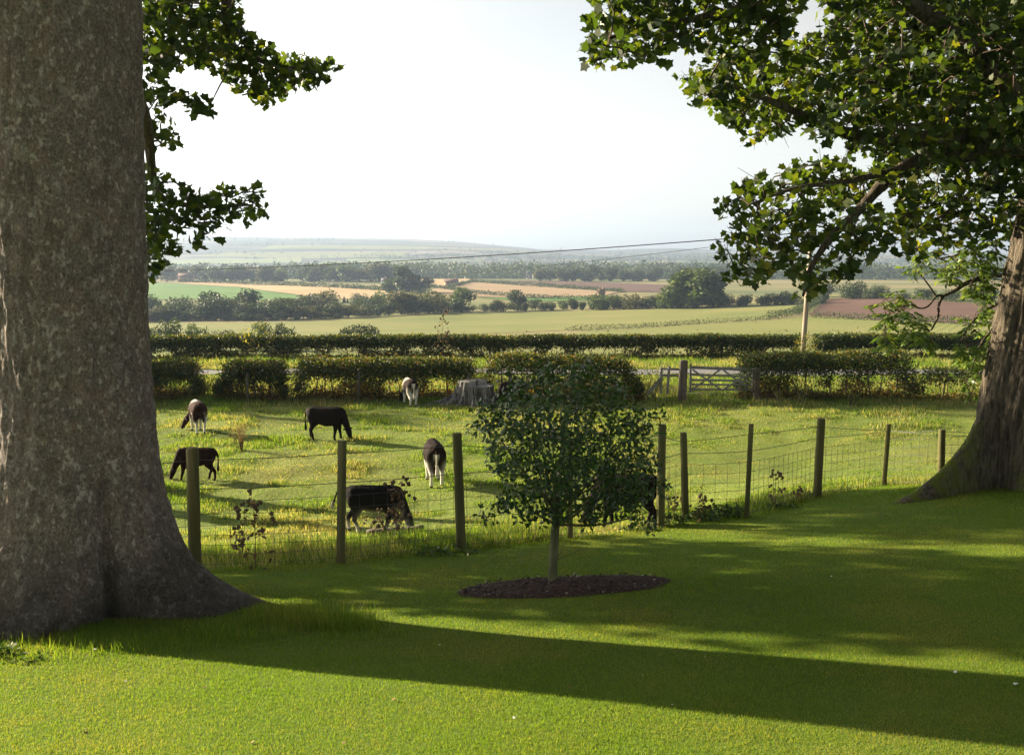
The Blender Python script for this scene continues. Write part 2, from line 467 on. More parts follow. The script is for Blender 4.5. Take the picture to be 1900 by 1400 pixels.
# lane behind the gate
def lane():
    xs = np.arange(-40, 46, 1.0); g = Geo()
    rows = []
    for y0 in np.linspace(46.5, 49.5, 6): rows.append(np.stack([xs, np.full_like(xs, y0), G(xs, y0 + 0 * xs) + .05], -1))
    V = np.concatenate(rows); n = len(xs)
    q = [(r * n + k, r * n + k + 1, (r + 1) * n + k + 1, (r + 1) * n + k) for r in range(5) for k in range(n - 1)]
    o = link('road', mesh_np('road', V, np.array(q), True), M['road'])
    tag(o, 'grey tarmac lane between the two hedges', 'road', kind='structure')
lane()
# soil ring round the small tree
YT = hit(1025, 1085)
def soil_bed():
    c = hit(1043, 1090); n = 64; rings = 14; V = []
    for r in range(rings + 1):
        t = r / rings
        a = np.linspace(0, 2 * math.pi, n, endpoint=False)
        wob = 1 + .09 * (fbm(np.cos(a) * 2.2 + 5, np.sin(a) * 2.2, 0, 4) - .5) * 2
        x = c[0] + 1.02 * t * np.cos(a) * wob; y = c[1] + .50 * t * np.sin(a) * wob + .06 * t * np.cos(a)
        z = G(x, y) + .045 * (1 - t ** 3) + .05 * (fbm(x * 9, y * 9, 0, 8) - .45) * (1 - t ** 4) + .012
        V.append(np.stack([x, y, z], -1))
    V = np.concatenate(V)
    q = [(r * n + k, r * n + (k + 1) % n, (r + 1) * n + (k + 1) % n, (r + 1) * n + k) for r in range(rings) for k in range(n)]
    o = link('soil_bed', mesh_np('soil_bed', V, np.array(q), True), M['soil'])
    tag(o, 'oval bed of bare dark soil around the small holly tree', 'soil', kind='structure')
    # clods and chips
    k = 900; a = R.random(k) * 2 * math.pi; t = np.sqrt(R.random(k)) * .97
    x = c[0] + 1.02 * t * np.cos(a); y = c[1] + .5 * t * np.sin(a) + .06 * t * np.cos(a); z = G(x, y) + .03 + .03 * (1 - t)
    me = leaf_mesh('soil_clods', np.stack([x, y, z], -1), R.uniform(.012, .04, k), T_DIA, .6)
    o = link('soil_clods', me, leaf_mat('wood_chip', [(0, (.012, .008, .006)), (.85, (.06, .038, .03)), (.95, (.2, .16, .13)), (1, (.45, .4, .35))], .0))
    tag(o, 'loose soil crumbs and pale chips on the dark bed', 'soil', kind='stuff')
    return c
SB = soil_bed()

# ================================================================== GRASS
def blades(name, P, hgt, wid, m, lean=.35, rng=R, rnd=None):
    n = len(P); a = rng.random(n) * 2 * math.pi
    sx = np.stack([np.cos(a), np.sin(a), np.zeros(n)], -1)
    b = rng.random(n) * 2 * math.pi; l = rng.random(n) * lean
    tip = P + np.stack([np.cos(b) * l * hgt, np.sin(b) * l * hgt, hgt], -1)
    V = np.stack([P - sx * wid[:, None] / 2, P + sx * wid[:, None] / 2, tip], 1).reshape(-1, 3)
    me = mesh_np(name, V, np.arange(3 * n).reshape(n, 3), False, rnd=rng.random(n) if rnd is None else rnd)
    return link(name, me, m)

def wedge(n, y0, y1, p=1.0, half=.56, extra=0.0):
    """random ground points in the wedge in front of the house, denser near by"""
    t = R.random(n); Y = y0 * (y1 / y0) ** (t ** p)
    X = (R.random(n) * 2 - 1) * (half * Y + extra)
    return X, Y

def lawn_grass():
    X, Y = wedge(900000, 4.3, 19.0, .85)
    ok = Y < fence_y(X) - .02
    ok &= ((X - SB[0]) / .98) ** 2 + ((Y - SB[1] - .06 * (X - SB[0])) / .48) ** 2 > 1
    ok &= (X - LT[0]) ** 2 + (Y - LT[1]) ** 2 > .75 ** 2
    ok &= (X - RT[0]) ** 2 + (Y - RT[1]) ** 2 > .6 ** 2
    X, Y = X[ok], Y[ok]; n = len(X)
    nn = fbm(X * 1.1, Y * 1.1, 0, 31)
    h = R.uniform(.011, .024, n) * (.75 + .6 * nn)
    # uncut rings near the trunks and along the fence
    dl = np.hypot(X - LT[0], Y - LT[1]); dr = np.hypot(X - RT[0] + .2, Y - RT[1]); df = fence_y(X) - Y
    ring = np.exp(-np.maximum(dl - .95, 0) / .25) * 1.5 + np.exp(-np.maximum(dr - 1.0, 0) / .4) * 1.6 + np.exp(-df / .12) * 2.2
    h = h * (1 + ring)
    w = R.uniform(.003, .006, n) * (Y / 7) ** .6
    o = blades('lawn_grass', np.stack([X, Y, G(X, Y) + .002], -1), h, w, M['lawn_blade'], .9)
    tag(o, 'short mown grass blades covering the lawn', 'grass', kind='stuff')
lawn_grass()

def tufts():
    out = []
    for (px, py, r, n, hh) in [(560, 1152, .35, 700, .16), (615, 1160, .28, 600, .18), (650, 1166, .22, 300, .13), (530, 1138, .25, 400, .15), (440, 1175, .4, 500, .12), (300, 1190, .5, 700, .12), (120, 1200, .5, 500, .12), (680, 1180, .25, 250, .09)]:
        c = hit(px, py); a = R.random(n) * 6.283; q = np.sqrt(R.random(n)) * r
        x = c[0] + q * np.cos(a) * 1.5; y = c[1] + q * np.sin(a) * .7
        out.append((x, y, R.uniform(.4, 1, n) * hh))
    x = np.concatenate([o[0] for o in out]); y = np.concatenate([o[1] for o in out]); h = np.concatenate([o[2] for o in out])
    o = blades('long_grass', np.stack([x, y, G(x, y)], -1), h, R.uniform(.004, .008, len(x)), M['lawn_blade'], .7)
    tag(o, 'uncut grass tufts round the foot of the big left trunk', 'grass', kind='stuff')
tufts()

def pasture_grass():
    X, Y = wedge(950000, 11.0, 60.0, .85, .58, 1.0)
    d = (Y - fence_y(X)) * .92
    ok = (d > .02) & ~((Y > 45.5) & (Y < 50.3)); X, Y, d = X[ok], Y[ok], d[ok]; n = len(X)
    tuft = fbm(X * 1.3, Y * 1.3, 0, 41, 3); big = fbm(X * .3, Y * .3, 0, 43, 2)
    keep = R.random(n) < .62 + .6 * sstep(.35, .65, tuft); X, Y, d, tuft, big = X[keep], Y[keep], d[keep], tuft[keep], big[keep]; n = len(X)
    smooth_right = sstep(.10, .22, X / Y) * sstep(1.5, 4, d) * (1 - sstep(27, 31, Y))
    h = R.uniform(.045, .15, n) * (.5 + 1.5 * sstep(.5, .75, tuft) * (1 - .6 * smooth_right))
    h += .07 * np.exp(-d / .5) * R.random(n) * (1 + tuft)
    h += sstep(.50, .7, big) * R.random(n) ** 3 * .28 * (1 - .85 * smooth_right)
    h += sstep(33, 38, Y) * R.random(n) ** 2 * .35
    h *= (.72 + .28 * sstep(8, 16, d)) * (1 - .3 * sstep(2, 4, d)) * (1 - .3 * smooth_right)
    w = R.uniform(.007, .017, n) * (Y / 14) ** .75
    o = blades('pasture_grass', np.stack([X, Y, G(X, Y) - .01], -1), h, w, M['field_blade'], .8)
    tag(o, 'tussocky green and straw coloured grass in the calf paddock', 'grass', kind='stuff')
pasture_grass()

def litter():
    n = 110; X, Y = wedge(n, 4.6, 14, .9)
    ok = Y < fence_y(X) - .3; X, Y = X[ok], Y[ok]
    P = np.stack([X, Y, G(X, Y) + .022], -1)
    m = leaf_mat('fallen_leaf', [(0, (.10, .06, .03)), (.6, (.22, .15, .06)), (.85, (.34, .28, .14)), (1, (.7, .7, .66))], .1, (1.2, 1.1, .7), .8, .1)
    o = link('fallen_leaves', leaf_mesh('fallen_leaves', P, R.uniform(.008, .03, len(P)), T_SYC, 2.0), m)
    tag(o, 'scattered fallen leaves and daisies on the lawn', 'leaf litter', kind='stuff')
litter()
# ================================================================== BIG TREES
def bark_mat(name, base, pale, dark, flake, furrow=0.0, scale=1.0, moss=None, stain=False, zst=.42):
    m, nt = new_mat(name)
    p = pos(nt); ps = pos(nt, (1, 1, zst))
    n1 = noise(nt, ps, 2.2 * scale, 5); n2 = noise(nt, ps, 15 * scale, 6, .7); n3 = noise(nt, ps, 52 * scale, 4, .7)
    v = nd(nt, 'TexVoronoi', {'feature': 'F1'}, Vector=ps, Scale=16 * scale, Randomness=1.0)
    vn = nd(nt, 'TexVoronoi', {'feature': 'DISTANCE_TO_EDGE'}, Vector=ps, Scale=13 * scale)
    c = ramp(nt, n2, [(.28, dark), (.45, base), (.62, tuple(x * 1.35 for x in base)), (.8, pale)])
    c = mixc(nt, .4, c, ramp(nt, n1, [(.3, tuple(x * .6 for x in base)), (.5, base), (.7, flake)]))
    vc = nd(nt, 'SeparateColor', Color=v.outputs['Color'])
    fl = nd(nt, 'MapRange', _0=vc.outputs[0], _1=.80, _2=.90).outputs[0]
    fl = nd(nt, 'Math', {'operation': 'MULTIPLY'}, _0=fl, _1=nd(nt, 'MapRange', _0=n2, _1=.42, _2=.6).outputs[0]).outputs[0]
    c = mixc(nt, nd(nt, 'Math', {'operation': 'MULTIPLY'}, _0=fl, _1=.75).outputs[0], c, pale)
    fl2 = nd(nt, 'MapRange', _0=vc.outputs[1], _1=.84, _2=.92).outputs[0]
    c = mixc(nt, nd(nt, 'Math', {'operation': 'MULTIPLY'}, _0=fl2, _1=.5).outputs[0], c, flake)
    c = mixc(nt, .40, c, ramp(nt, n3, [(.36, dark), (.64, pale)]))
    n4 = noise(nt, ps, 21 * scale, 3, .6); n5 = noise(nt, ps, 7.5 * scale, 3, .5)
    c = mixc(nt, nd(nt, 'Math', {'operation': 'MULTIPLY'}, _0=nd(nt, 'MapRange', _0=n4, _1=.57, _2=.65).outputs[0], _1=.62).outputs[0], c, tuple(min(.5, x * 1.25) for x in pale))
    c = mixc(nt, nd(nt, 'Math', {'operation': 'MULTIPLY'}, _0=nd(nt, 'MapRange', _0=n5, _1=.52, _2=.70).outputs[0], _1=.42).outputs[0], c, dark)
    if stain:
        zz = nd(nt, 'SeparateXYZ', Vector=p).outputs[2]
        sf = nd(nt, 'MapRange', _0=nd(nt, 'Math', {'operation': 'MULTIPLY_ADD'}, _0=n1, _1=1.6, _2=zz).outputs[0], _1=1.85, _2=.95).outputs[0]
        c = mixc(nt, nd(nt, 'Math', {'operation': 'MULTIPLY'}, _0=sf, _1=.72).outputs[0], c, (.016, .017, .012))
    if furrow:
        w = noise(nt, pos(nt, (1, 1, .09)), 26, 4, .6)
        c = mixc(nt, furrow, c, ramp(nt, w, [(.4, dark), (.6, pale)]))
    if moss:
        mm = noise(nt, p, 3.5, 4)
        sep = nd(nt, 'SeparateXYZ', Vector=p).outputs[2]
        nz = nd(nt, 'SeparateXYZ', Vector=nd(nt, 'NewGeometry').outputs['Normal']).outputs[2]
        a = nd(nt, 'MapRange', _0=sep, _1=1.25, _2=.5).outputs[0]
        b = nd(nt, 'MapRange', _0=nz, _1=.05, _2=.45).outputs[0]
        f = nd(nt, 'Math', {'operation': 'MULTIPLY'}, _0=a, _1=b).outputs[0]
        f = nd(nt, 'Math', {'operation': 'MULTIPLY'}, _0=f, _1=nd(nt, 'MapRange', _0=mm, _1=.40, _2=.58).outputs[0]).outputs[0]
        c = mixc(nt, f, c, moss)
    hgt = nd(nt, 'Math', {'operation': 'MULTIPLY_ADD'}, _0=vn.outputs[0], _1=.7, _2=n2).outputs[0]
    hgt = nd(nt, 'Math', {'operation': 'MULTIPLY_ADD'}, _0=n3, _1=.45, _2=hgt).outputs[0]
    if furrow: hgt = nd(nt, 'Math', {'operation': 'MULTIPLY_ADD'}, _0=w, _1=1.2, _2=hgt).outputs[0]
    finish(nt, princ(nt, c, .9, .15, bump(nt, hgt, 1.0, .03)))
    return m

M['bark'] = bark_mat('sycamore_bark', (.112, .086, .074), (.33, .295, .265), (.030, .023, .019), (.20, .125, .09), stain=True, zst=.72)
M['bark2'] = bark_mat('furrowed_bark', (.060, .050, .038), (.145, .122, .09), (.016, .013, .010), (.08, .062, .042), .45, 1.0, (.085, .11, .012))
M['twig'] = solid_mat('twig', [(.3, (.035, .025, .018)), (.7, (.09, .065, .045))], 9)
SYC = [(0, (.012, .025, .010)), (.4, (.021, .040, .013)), (.75, (.034, .057, .016)), (.97, (.06, .082, .018)), (1, (.085, .095, .022))]
M['syc'] = leaf_mat('sycamore_leaf', SYC, .40, (3.4, 3.0, .5), .45, .18, .7, .22)
M['ash'] = leaf_mat('ash_leaf', [(0, (.05, .10, .02)), (.6, (.09, .16, .03)), (1, (.18, .22, .06))], .38, (1.6, 1.5, .6), .45)

def trunk_mesh(name, c, zs, rs, lean, roots, seg=220, rows=240, amp=.02, ridge=.03):
    """zs/rs radius profile; roots: (angle, reach, height, width); lean(z)->(dx,dy)"""
    z = np.concatenate([np.linspace(zs[0], 1.8, int(rows * .45)), np.linspace(1.83, zs[-1], rows - int(rows * .45))])
    th = np.arange(seg) / seg * 2 * math.pi
    Z, T = np.meshgrid(z, th, indexing='ij')
    r = np.interp(Z, zs, rs)
    for (a, reach, hh, wd) in roots:
        da = (T - a + math.pi) % (2 * math.pi) - math.pi
        r = r + reach * np.exp(-(da / wd) ** 2) * np.exp(-np.maximum(Z, -.3) / hh)
    ct, st = np.cos(T), np.sin(T)
    r = r + .05 * (fbm(ct * 1.6, st * 1.6, Z * .7, 61) - .5)
    r = r + .16 * (fbm(ct * 3.2, st * 3.2, Z * 2.2, 64, 3) - .5) * np.exp(-np.maximum(Z, 0) / .8) + ridge * (fbm(ct * 13, st * 13, Z * 1.3, 65, 3) - .5)
    b = fbm(ct * 9 + 3, st * 9, Z * 4.5, 62, 4) - .5
    r = r + amp * b * 2 + amp * .9 * (fbm(ct * 30, st * 30, Z * 16, 63, 3) - .5)
    lx = np.array([lean(q)[0] for q in z])[:, None]; ly = np.array([lean(q)[1] for q in z])[:, None]
    X = c[0] + lx + r * ct; Y = c[1] + ly + r * st
    V = np.stack([X, Y, Z + float(G(*c))], -1).reshape(-1, 3)
    i, j = np.meshgrid(np.arange(len(z) - 1), np.arange(seg), indexing='ij')
    q = np.stack([i * seg + j, i * seg + (j + 1) % seg, (i + 1) * seg + (j + 1) % seg, (i + 1) * seg + j], -1).reshape(-1, 4)
    return mesh_np(name, V, q, True)

def crown(name, clusters, limb_pts, m_leaf, T, size, per, parent, rng, up=.7, twig_r=.010, spread=1.0):
    """clusters (n,4: x,y,z,r) grown out from the limb points by twigs; leaves fill each cluster"""
    C = np.asarray(clusters, float)
    nodes = [np.asarray(p, float) for p in limb_pts]
    order = np.argsort([min(np.linalg.norm(c[:3] - p) for p in nodes) for c in C])
    g = Geo(); A = np.array(nodes)
    for k in order:
        c = C[k, :3]; d = np.linalg.norm(A - c, axis=1) + np.maximum(0, A[:, 2] - c[2]) * .0
        p = A[np.argmin(d)]; L = d.min()
        mid = (p + c) / 2 + rng.normal(size=3) * .06 * L + np.array([0, 0, .08 * L])
        if L > .02: g.tube([p, mid, c], [twig_r * (1 + .5 * L), twig_r, twig_r * .5], 4, False)
        for _ in range(3):
            e = c + rng.normal(size=3) * C[k, 3] * .55
            g.tube([c, e], [twig_r * .5, twig_r * .25], 3, False)
        A = np.concatenate([A, c[None]])
    P = np.concatenate([blob(c[:3], np.array([1, 1, .75]) * c[3] * spread, per, rng, .3) for c in C])
    o = link(name, leaf_mesh(name, P, rng.uniform(.7, 1.2, len(P)) * size, T, up, rng=rng), m_leaf, parent)
    return o, g

def poly_clusters(poly, d, layers, y0, y1, r, rng, tilt=None):
    out = []
    for _ in range(layers):
        for (px, py) in poisson_poly(poly, d, rng):
            Y = rng.uniform(y0, y1) if tilt is None else tilt(px, py) + rng.uniform(-1, 1) * (y1 - y0) / 2
            out.append((*at(px, py, Y), r * rng.uniform(.75, 1.2)))
    return out

def polyline(pts, n=6):
    P = np.asarray(pts, float); t = np.linspace(0, len(P) - 1, (len(P) - 1) * n + 1)
    return np.stack([np.interp(t, np.arange(len(P)), P[:, k]) for k in range(3)], -1)

def smooth_line(pts, n=8):
    P = polyline(pts, n)
    for _ in range(n):
        P[1:-1] = (P[:-2] + 2 * P[1:-1] + P[2:]) / 4
    return P

def left_tree():
    rng = np.random.default_rng(21)
    root = empty('sycamore_tree', (LT[0], LT[1], float(G(*LT))))
    tag(root, 'massive tree trunk at the left with mottled flaking bark and flared roots', 'tree')
    inv = -np.array([LT[0], LT[1], float(G(*LT))])
    zs = [-.4, 0, .3, .7, 1.1, 1.5, 1.9, 2.9, 4.2, 5.7, 7.5, 9.5]
    rs = [.87, .74, .705, .675, .655, .64, .63, .62, .635, .68, .65, .58]
    lean = lambda z: (0.0, 0.0)
    me = trunk_mesh('trunk', LT, zs, rs, lean, amp=.03, roots=[(rad(4), .80, .36, .40), (rad(-22), .36, .6, .24), (rad(-86), .36, .55, .32), (rad(-50), -.20, .8, .07), (rad(-120), .55, .5, .34), (rad(-150), .8, .5, .32), (rad(-165), .6, .5, .45), (rad(70), .5, .5, .5), (rad(135), .5, .5, .5)])
    o = link('trunk', me, M['bark'], root); o.location = inv
    base = np.array([LT[0], LT[1], 0.0])
    L1 = smooth_line([base + (0.1, .5, 6.6), base + (.2, 2.0, 6.7), base + (.55, 3.2, 6.5), at(420, 90, 13.2), at(520, 125, 13.6), at(600, 130, 14)])
    L2 = smooth_line([base + (0.1, .5, 5.0), base + (.0, 2.0, 4.9), at(285, 370, 13), at(370, 385, 13.2), at(470, 380, 13.4)])
    L3 = smooth_line([base + (0, 0, 9.0), base + (.8, -.4, 10.5), base + (2.0, -.3, 12.0)])
    L4 = smooth_line([base + (0, 0, 9.0), base + (-1.2, .5, 10.6), base + (-2.4, .2, 12.2)])
    lims = []
    for k, (L, r0) in enumerate(((L1, .10), (L2, .08), (L3, .42), (L4, .38))):
        g = Geo(); g.tube(L, np.linspace(r0, .012 if k < 2 else .12, len(L)), 8, True)
        lims.append(g)
    cl = []
    tl = lambda px, py: 12.2 + (px - 270) / 330 * 1.6
    S1 = [(262, -40), (430, -60), (450, 5), (440, 40), (482, 82), (530, 108), (575, 112), (622, 124), (600, 148), (560, 158), (535, 150), (520, 186), (478, 180), (450, 155), (400, 122), (350, 118), (300, 128), (262, 128)]
    S2 = [(262, 152), (300, 146), (335, 172), (372, 182), (392, 204), (378, 212), (345, 195), (310, 186), (275, 186), (262, 182)]
    S3 = [(258, 225), (300, 224), (318, 262), (300, 274), (260, 262)]
    S4 = [(250, 300), (280, 318), (315, 350), (360, 360), (400, 352), (440, 356), (478, 350), (484, 376), (490, 396), (462, 410), (420, 400), (395, 430), (372, 444), (350, 420), (320, 428), (335, 470), (316, 472), (290, 440), (305, 488), (285, 502), (250, 500)]
    for S, dd, ly in ((S1, 19, 2), (S2, 17, 1), (S3, 16, 1), (S4, 17, 1)):
        cl += poly_clusters(S, dd, ly, 0, 1.6, .15, rng, tl)
    o, g = crown('crown', cl, np.concatenate([L1[8:], L2[8:]]), M['syc'], T_SYC, .110, 13, root, rng)
    o.location = inv
    lims[0].v += g.v; 
    lims[0].q += [q + lims[0].n for q in g.q]; lims[0].t += [q + lims[0].n for q in g.t]; lims[0].n += g.n
    # upper crown, unseen above the picture, spread wide and dense to block skylight
    up = [(*(base + np.array([rng.uniform(-7, 8), rng.uniform(-9, 6), rng.uniform(11.0, 16)])), .8) for _ in range(420)]
    o2, g2 = crown('crown', up, np.concatenate([L3[4:], L4[4:]]), M['syc'], T_SYC, .25, 30, root, rng, twig_r=.02)
    o2.location = inv
    for L in lims[:1] + lims[1:]:
        q = L.obj('limb', M['bark2'], root, True); q.location = inv
    q = g2.obj('limb', M['twig'], root, True); q.location = inv
left_tree()

def right_tree():
    rng = np.random.default_rng(33)
    z0 = float(G(*RT))
    root = empty('sycamore_tree', (RT[0], RT[1], z0)); inv = -np.array([RT[0], RT[1], z0])
    tag(root, 'leaning tree at the right with mossy buttress root and spreading dark leafy boughs', 'tree')
    zs = [-.4, 0, .4, .9, 1.4, 2.0, 3.2, 4.5, 6, 7.5]
    rs = [.72, .66, .62, .60, .585, .57, .56, .56, .52, .42]
    lean = lambda z: (.02 * max(z, 0) + .075 * max(z - .9, 0) ** 1.25, 0.0)
    me = trunk_mesh('trunk', RT, zs, rs, lean, [(rad(196), 1.08, .62, .18), (rad(176), .30, .5, .3), (rad(226), -.10, .8, .18), (rad(258), .34, .35, .26), (rad(288), .30, .5, .2), (rad(320), .5, .5, .4), (rad(100), .5, .5, .5), (rad(20), .6, .5, .5)], 260, 200, .024, .10)
    o = link('trunk', me, M['bark2'], root); o.location = inv
    tx = lambda z: np.array([RT[0] + lean(z)[0], RT[1], z0 + z])
    limb_defs = [
        ([tx(4.6), at(1900, 276, 14.0), at(1815, 252, 13.8), at(1720, 256, 13.4), at(1640, 262, 13.0), at(1540, 240, 12.8), at(1440, 190, 12.6), at(1330, 150, 12.6)], .17, .02),
        ([at(1870, 275, 14.0), at(1800, 283, 13.9), at(1725, 292, 13.6), at(1655, 318, 13.3), at(1600, 385, 13.2), at(1540, 440, 13.2), at(1500, 500, 13.1), at(1490, 550, 13.1)], .13, .018),
        ([tx(6.0), at(1900, 200, 13.8), at(1835, 126, 13.4), at(1775, 68, 13.0), at(1710, 20, 12.6), at(1640, -20, 12.4), at(1500, -40, 12.2), at(1400, 20, 12), at(1250, 40, 12), at(1130, 70, 12)], .17, .02),
        ([at(1655, 318, 13.3), at(1560, 340, 12.8), at(1480, 345, 12.6), at(1390, 380, 12.5)], .05, .012),
        ([at(1835, 126, 13.4), at(1740, 140, 14), at(1640, 150, 14.2), at(1560, 160, 14.2)], .07, .015),
        ([tx(4.9), at(1880, 250, 14.6), at(1830, 330, 15), at(1770, 390, 15.2), at(1690, 430, 15.2)], .09, .015),
    ]
    lims = []
    for pts, a, b in limb_defs:
        L = smooth_line(pts, 6); lims.append((L, np.linspace(a, b, len(L)) * (1 + .08 * rng.normal(size=len(L)))))
    nodes = np.concatenate([L[4:] for L, r in lims])
    P1 = [(1092, 48), (1110, 20), (1110, -40), (1440, -40), (1478, 0), (1468, 58), (1430, 84), (1398, 72), (1368, 62), (1340, 86), (1290, 76), (1250, 90), (1200, 112), (1170, 106), (1130, 118), (1100, 112), (1098, 85)]
    P2 = [(1270, 142), (1295, 130), (1330, 108), (1400, 98), (1480, 84), (1530, 66), (1558, 36), (1530, 4), (1560, -40), (1960, -40), (1960, 300), (1700, 296), (1610, 286), (1560, 252), (1500, 240), (1484, 214), (1440, 250), (1398, 258), (1392, 232), (1345, 205), (1305, 180), (1272, 158)]
    P3 = [(1346, 385), (1358, 350), (1402, 336), (1462, 316), (1512, 296), (1590, 300), (1610, 330), (1600, 400), (1640, 430), (1640, 462), (1596, 478), (1558, 508), (1520, 528), (1497, 543), (1484, 516), (1436, 490), (1402, 526), (1362, 518), (1348, 520), (1344, 500), (1356, 476), (1340, 455), (1362, 438), (1396, 424), (1362, 402)]
    P4 = [(1640, 300), (1960, 285), (1960, 420), (1880, 436), (1830, 428), (1770, 458), (1700, 468), (1650, 452), (1632, 420), (1700, 380), (1640, 350)]
    P6 = [(1570, -40), (1960, -40), (1960, 290), (1720, 285), (1640, 230), (1600, 120)]
    P5 = [(1580, 310), (1690, 320), (1690, 420), (1610, 420)]
    cl = poly_clusters(P1, 25, 2, 11.2, 12.6, .19, rng)
    cl += poly_clusters(P2, 26, 3, 11.6, 15.8, .21, rng)
    cl += poly_clusters(P3, 25, 2, 12.0, 15.2, .19, rng)
    cl += poly_clusters(P4, 27, 3, 12.6, 16.0, .21, rng)
    cl += poly_clusters(P6, 27, 2, 12.6, 16.5, .22, rng)
    cl += poly_clusters(P5, 34, 1, 12.6, 14.0, .18, rng)
    o, g = crown('crown', cl, nodes, M['syc'], T_SYC, .122, 13, root, rng); o.location = inv
    up = [(*(tx(7) + np.array([rng.uniform(-6, 6), rng.uniform(-9, 4), rng.uniform(2.0, 7)])), .8) for _ in range(330)]  # unseen top of the crown, filled out to keep skylight off the lawn
    o2, g2 = crown('crown', up, [tx(6.5), tx(7.4)], M['syc'], T_SYC, .25, 30, root, rng, twig_r=.02); o2.location = inv
    for k, (L, r) in enumerate(lims):
        q = Geo(); q.tube(L, r, 9, True)
        ob = q.obj('limb', M['bark2'], root, True); ob.location = inv
    for gg in (g, g2):
        ob = gg.obj('twig', M['twig'], root, True); ob.location = inv
right_tree()

def ash_tree():
    rng = np.random.default_rng(41)
    b = np.array([8.75, 16.2]); z0 = float(G(*b))
    root = empty('ash_tree', (b[0], b[1], z0)); inv = -np.array([b[0], b[1], z0])
    tag(root, 'slender leaved ash branches hanging beside the right trunk with bare crooked twigs', 'tree')
    me = trunk_mesh('trunk', b, [-.3, 0, .6, 2, 4, 5.5], [.3, .22, .17, .15, .13, .10], lambda z: (0, 0), [(1.0, .1, .3, .5)], 40, 60, .008, .01)
    o = link('trunk', me, M['bark2'], root); o.location = inv
    T = lambda z: np.array([b[0], b[1], z0 + z])
    Y = 15.0
    br = [
        ([T(3.2), at(1850, 505, 15.6), at(1788, 526, Y), at(1772, 540, Y), at(1748, 548, Y), at(1740, 568, Y), at(1743, 586, Y), at(1728, 612, Y)], .045, .012),
        ([at(1748, 548, Y), at(1736, 548, Y), at(1724, 568, 14.9), at(1708, 574, 14.8), at(1688, 563, 14.8), at(1660, 575, 14.7)], .02, .008),
        ([at(1736, 548, Y), at(1724, 530, Y), at(1712, 514, Y), at(1700, 500, Y)], .016, .008),
        ([T(2.3), at(1860, 556, 15.5), at(1830, 575, 15.2), at(1800, 598, 15), at(1780, 640, 15)], .035, .01),
        ([T(4.2), at(1860, 440, 15.6), at(1800, 470, 15.3), at(1740, 480, 15)], .035, .01),
        ([T(2.6), at(1850, 600, 15.6), at(1815, 640, 15.3), at(1800, 700, 15.2)], .03, .008),
    ]
    g = Geo(); nodes = []
    for pts, a, c in br:
        L = smooth_line(pts, 5); q = Geo(); q.tube(L, np.linspace(a, c, len(L)), 6)
        ob = q.obj('limb', M['bark2'], root, True); ob.location = inv; nodes.append(L)
    nodes = np.concatenate(nodes)
    S = [([(1628, 560), (1660, 540), (1690, 560), (1700, 590), (1690, 618), (1660, 612), (1645, 636), (1630, 630), (1640, 600)], 17, 2),
         ([(1690, 585), (1720, 600), (1735, 632), (1710, 645), (1690, 625)], 18, 2),
         ([(1690, 475), (1720, 455), (1740, 480), (1710, 505), (1692, 498)], 20, 1),
         ([(1750, 490), (1800, 450), (1850, 440), (1850, 540), (1810, 552), (1780, 520), (1755, 510)], 19, 3),
         ([(1790, 590), (1845, 560), (1845, 700), (1805, 700), (1780, 660), (1770, 640), (1800, 620)], 20, 2),
         ([(1778, 700), (1800, 690), (1810, 730), (1795, 735)], 18, 1)]
    cl = []
    for poly, d, ly in S: cl += poly_clusters(poly, d, ly, 14.5, 15.6, .15, rng)
    C = np.array(cl); tw = Geo(); A = nodes.copy(); P = []; U = []
    for k in np.argsort([np.linalg.norm(nodes - c[:3], axis=1).min() for c in C]):
        c = C[k, :3]; d = np.linalg.norm(A - c, axis=1); p = A[np.argmin(d)]
        tw.tube([p, (p + c) / 2 + (0, 0, .03), c], [.007, .006, .004], 4, False); A = np.concatenate([A, c[None]])
        for _ in range(4):                      # one pinnate leaf: rachis with paired leaflets
            dr = norm(rng.normal(size=3) * (1, 1, .4) + np.array([0, 0, -.55])); e = c + dr * rng.uniform(.14, .24)
            tw.tube([c, e], [.002, .0012], 3, False)
            side = norm(np.cross(dr, (0, 0, 1)))
            for t in (.35, .55, .75, .92):
                for sg in (-1, 1):
                    P.append(c + (e - c) * t); U.append(norm(side * sg + dr * .7 + np.array([0, 0, -.25])))
            P.append(e); U.append(dr)
    P = np.array(P); U = np.array(U); n = len(P)
    w = norm(np.array([0, 0, 1.0]) + rng.normal(size=(n, 3)) * .5); w = norm(w - (w * U).sum(1, keepdims=True) * U); v = np.cross(w, U)
    s = rng.uniform(.075, .12, n)[:, None, None]; K = T_LANCE
    V = P[:, None] + s * (K[None, :, 0, None] * U[:, None] + K[None, :, 1, None] * v[:, None] * 1.3 + K[None, :, 2, None] * w[:, None])
    ob = link('crown', mesh_np('crown', V.reshape(-1, 3), np.arange(n * 6).reshape(n, 6), rnd=rng.random(n)), M['ash'], root); ob.location = inv
    ob = tw.obj('twig', M['twig'], root); ob.location = inv
ash_tree()

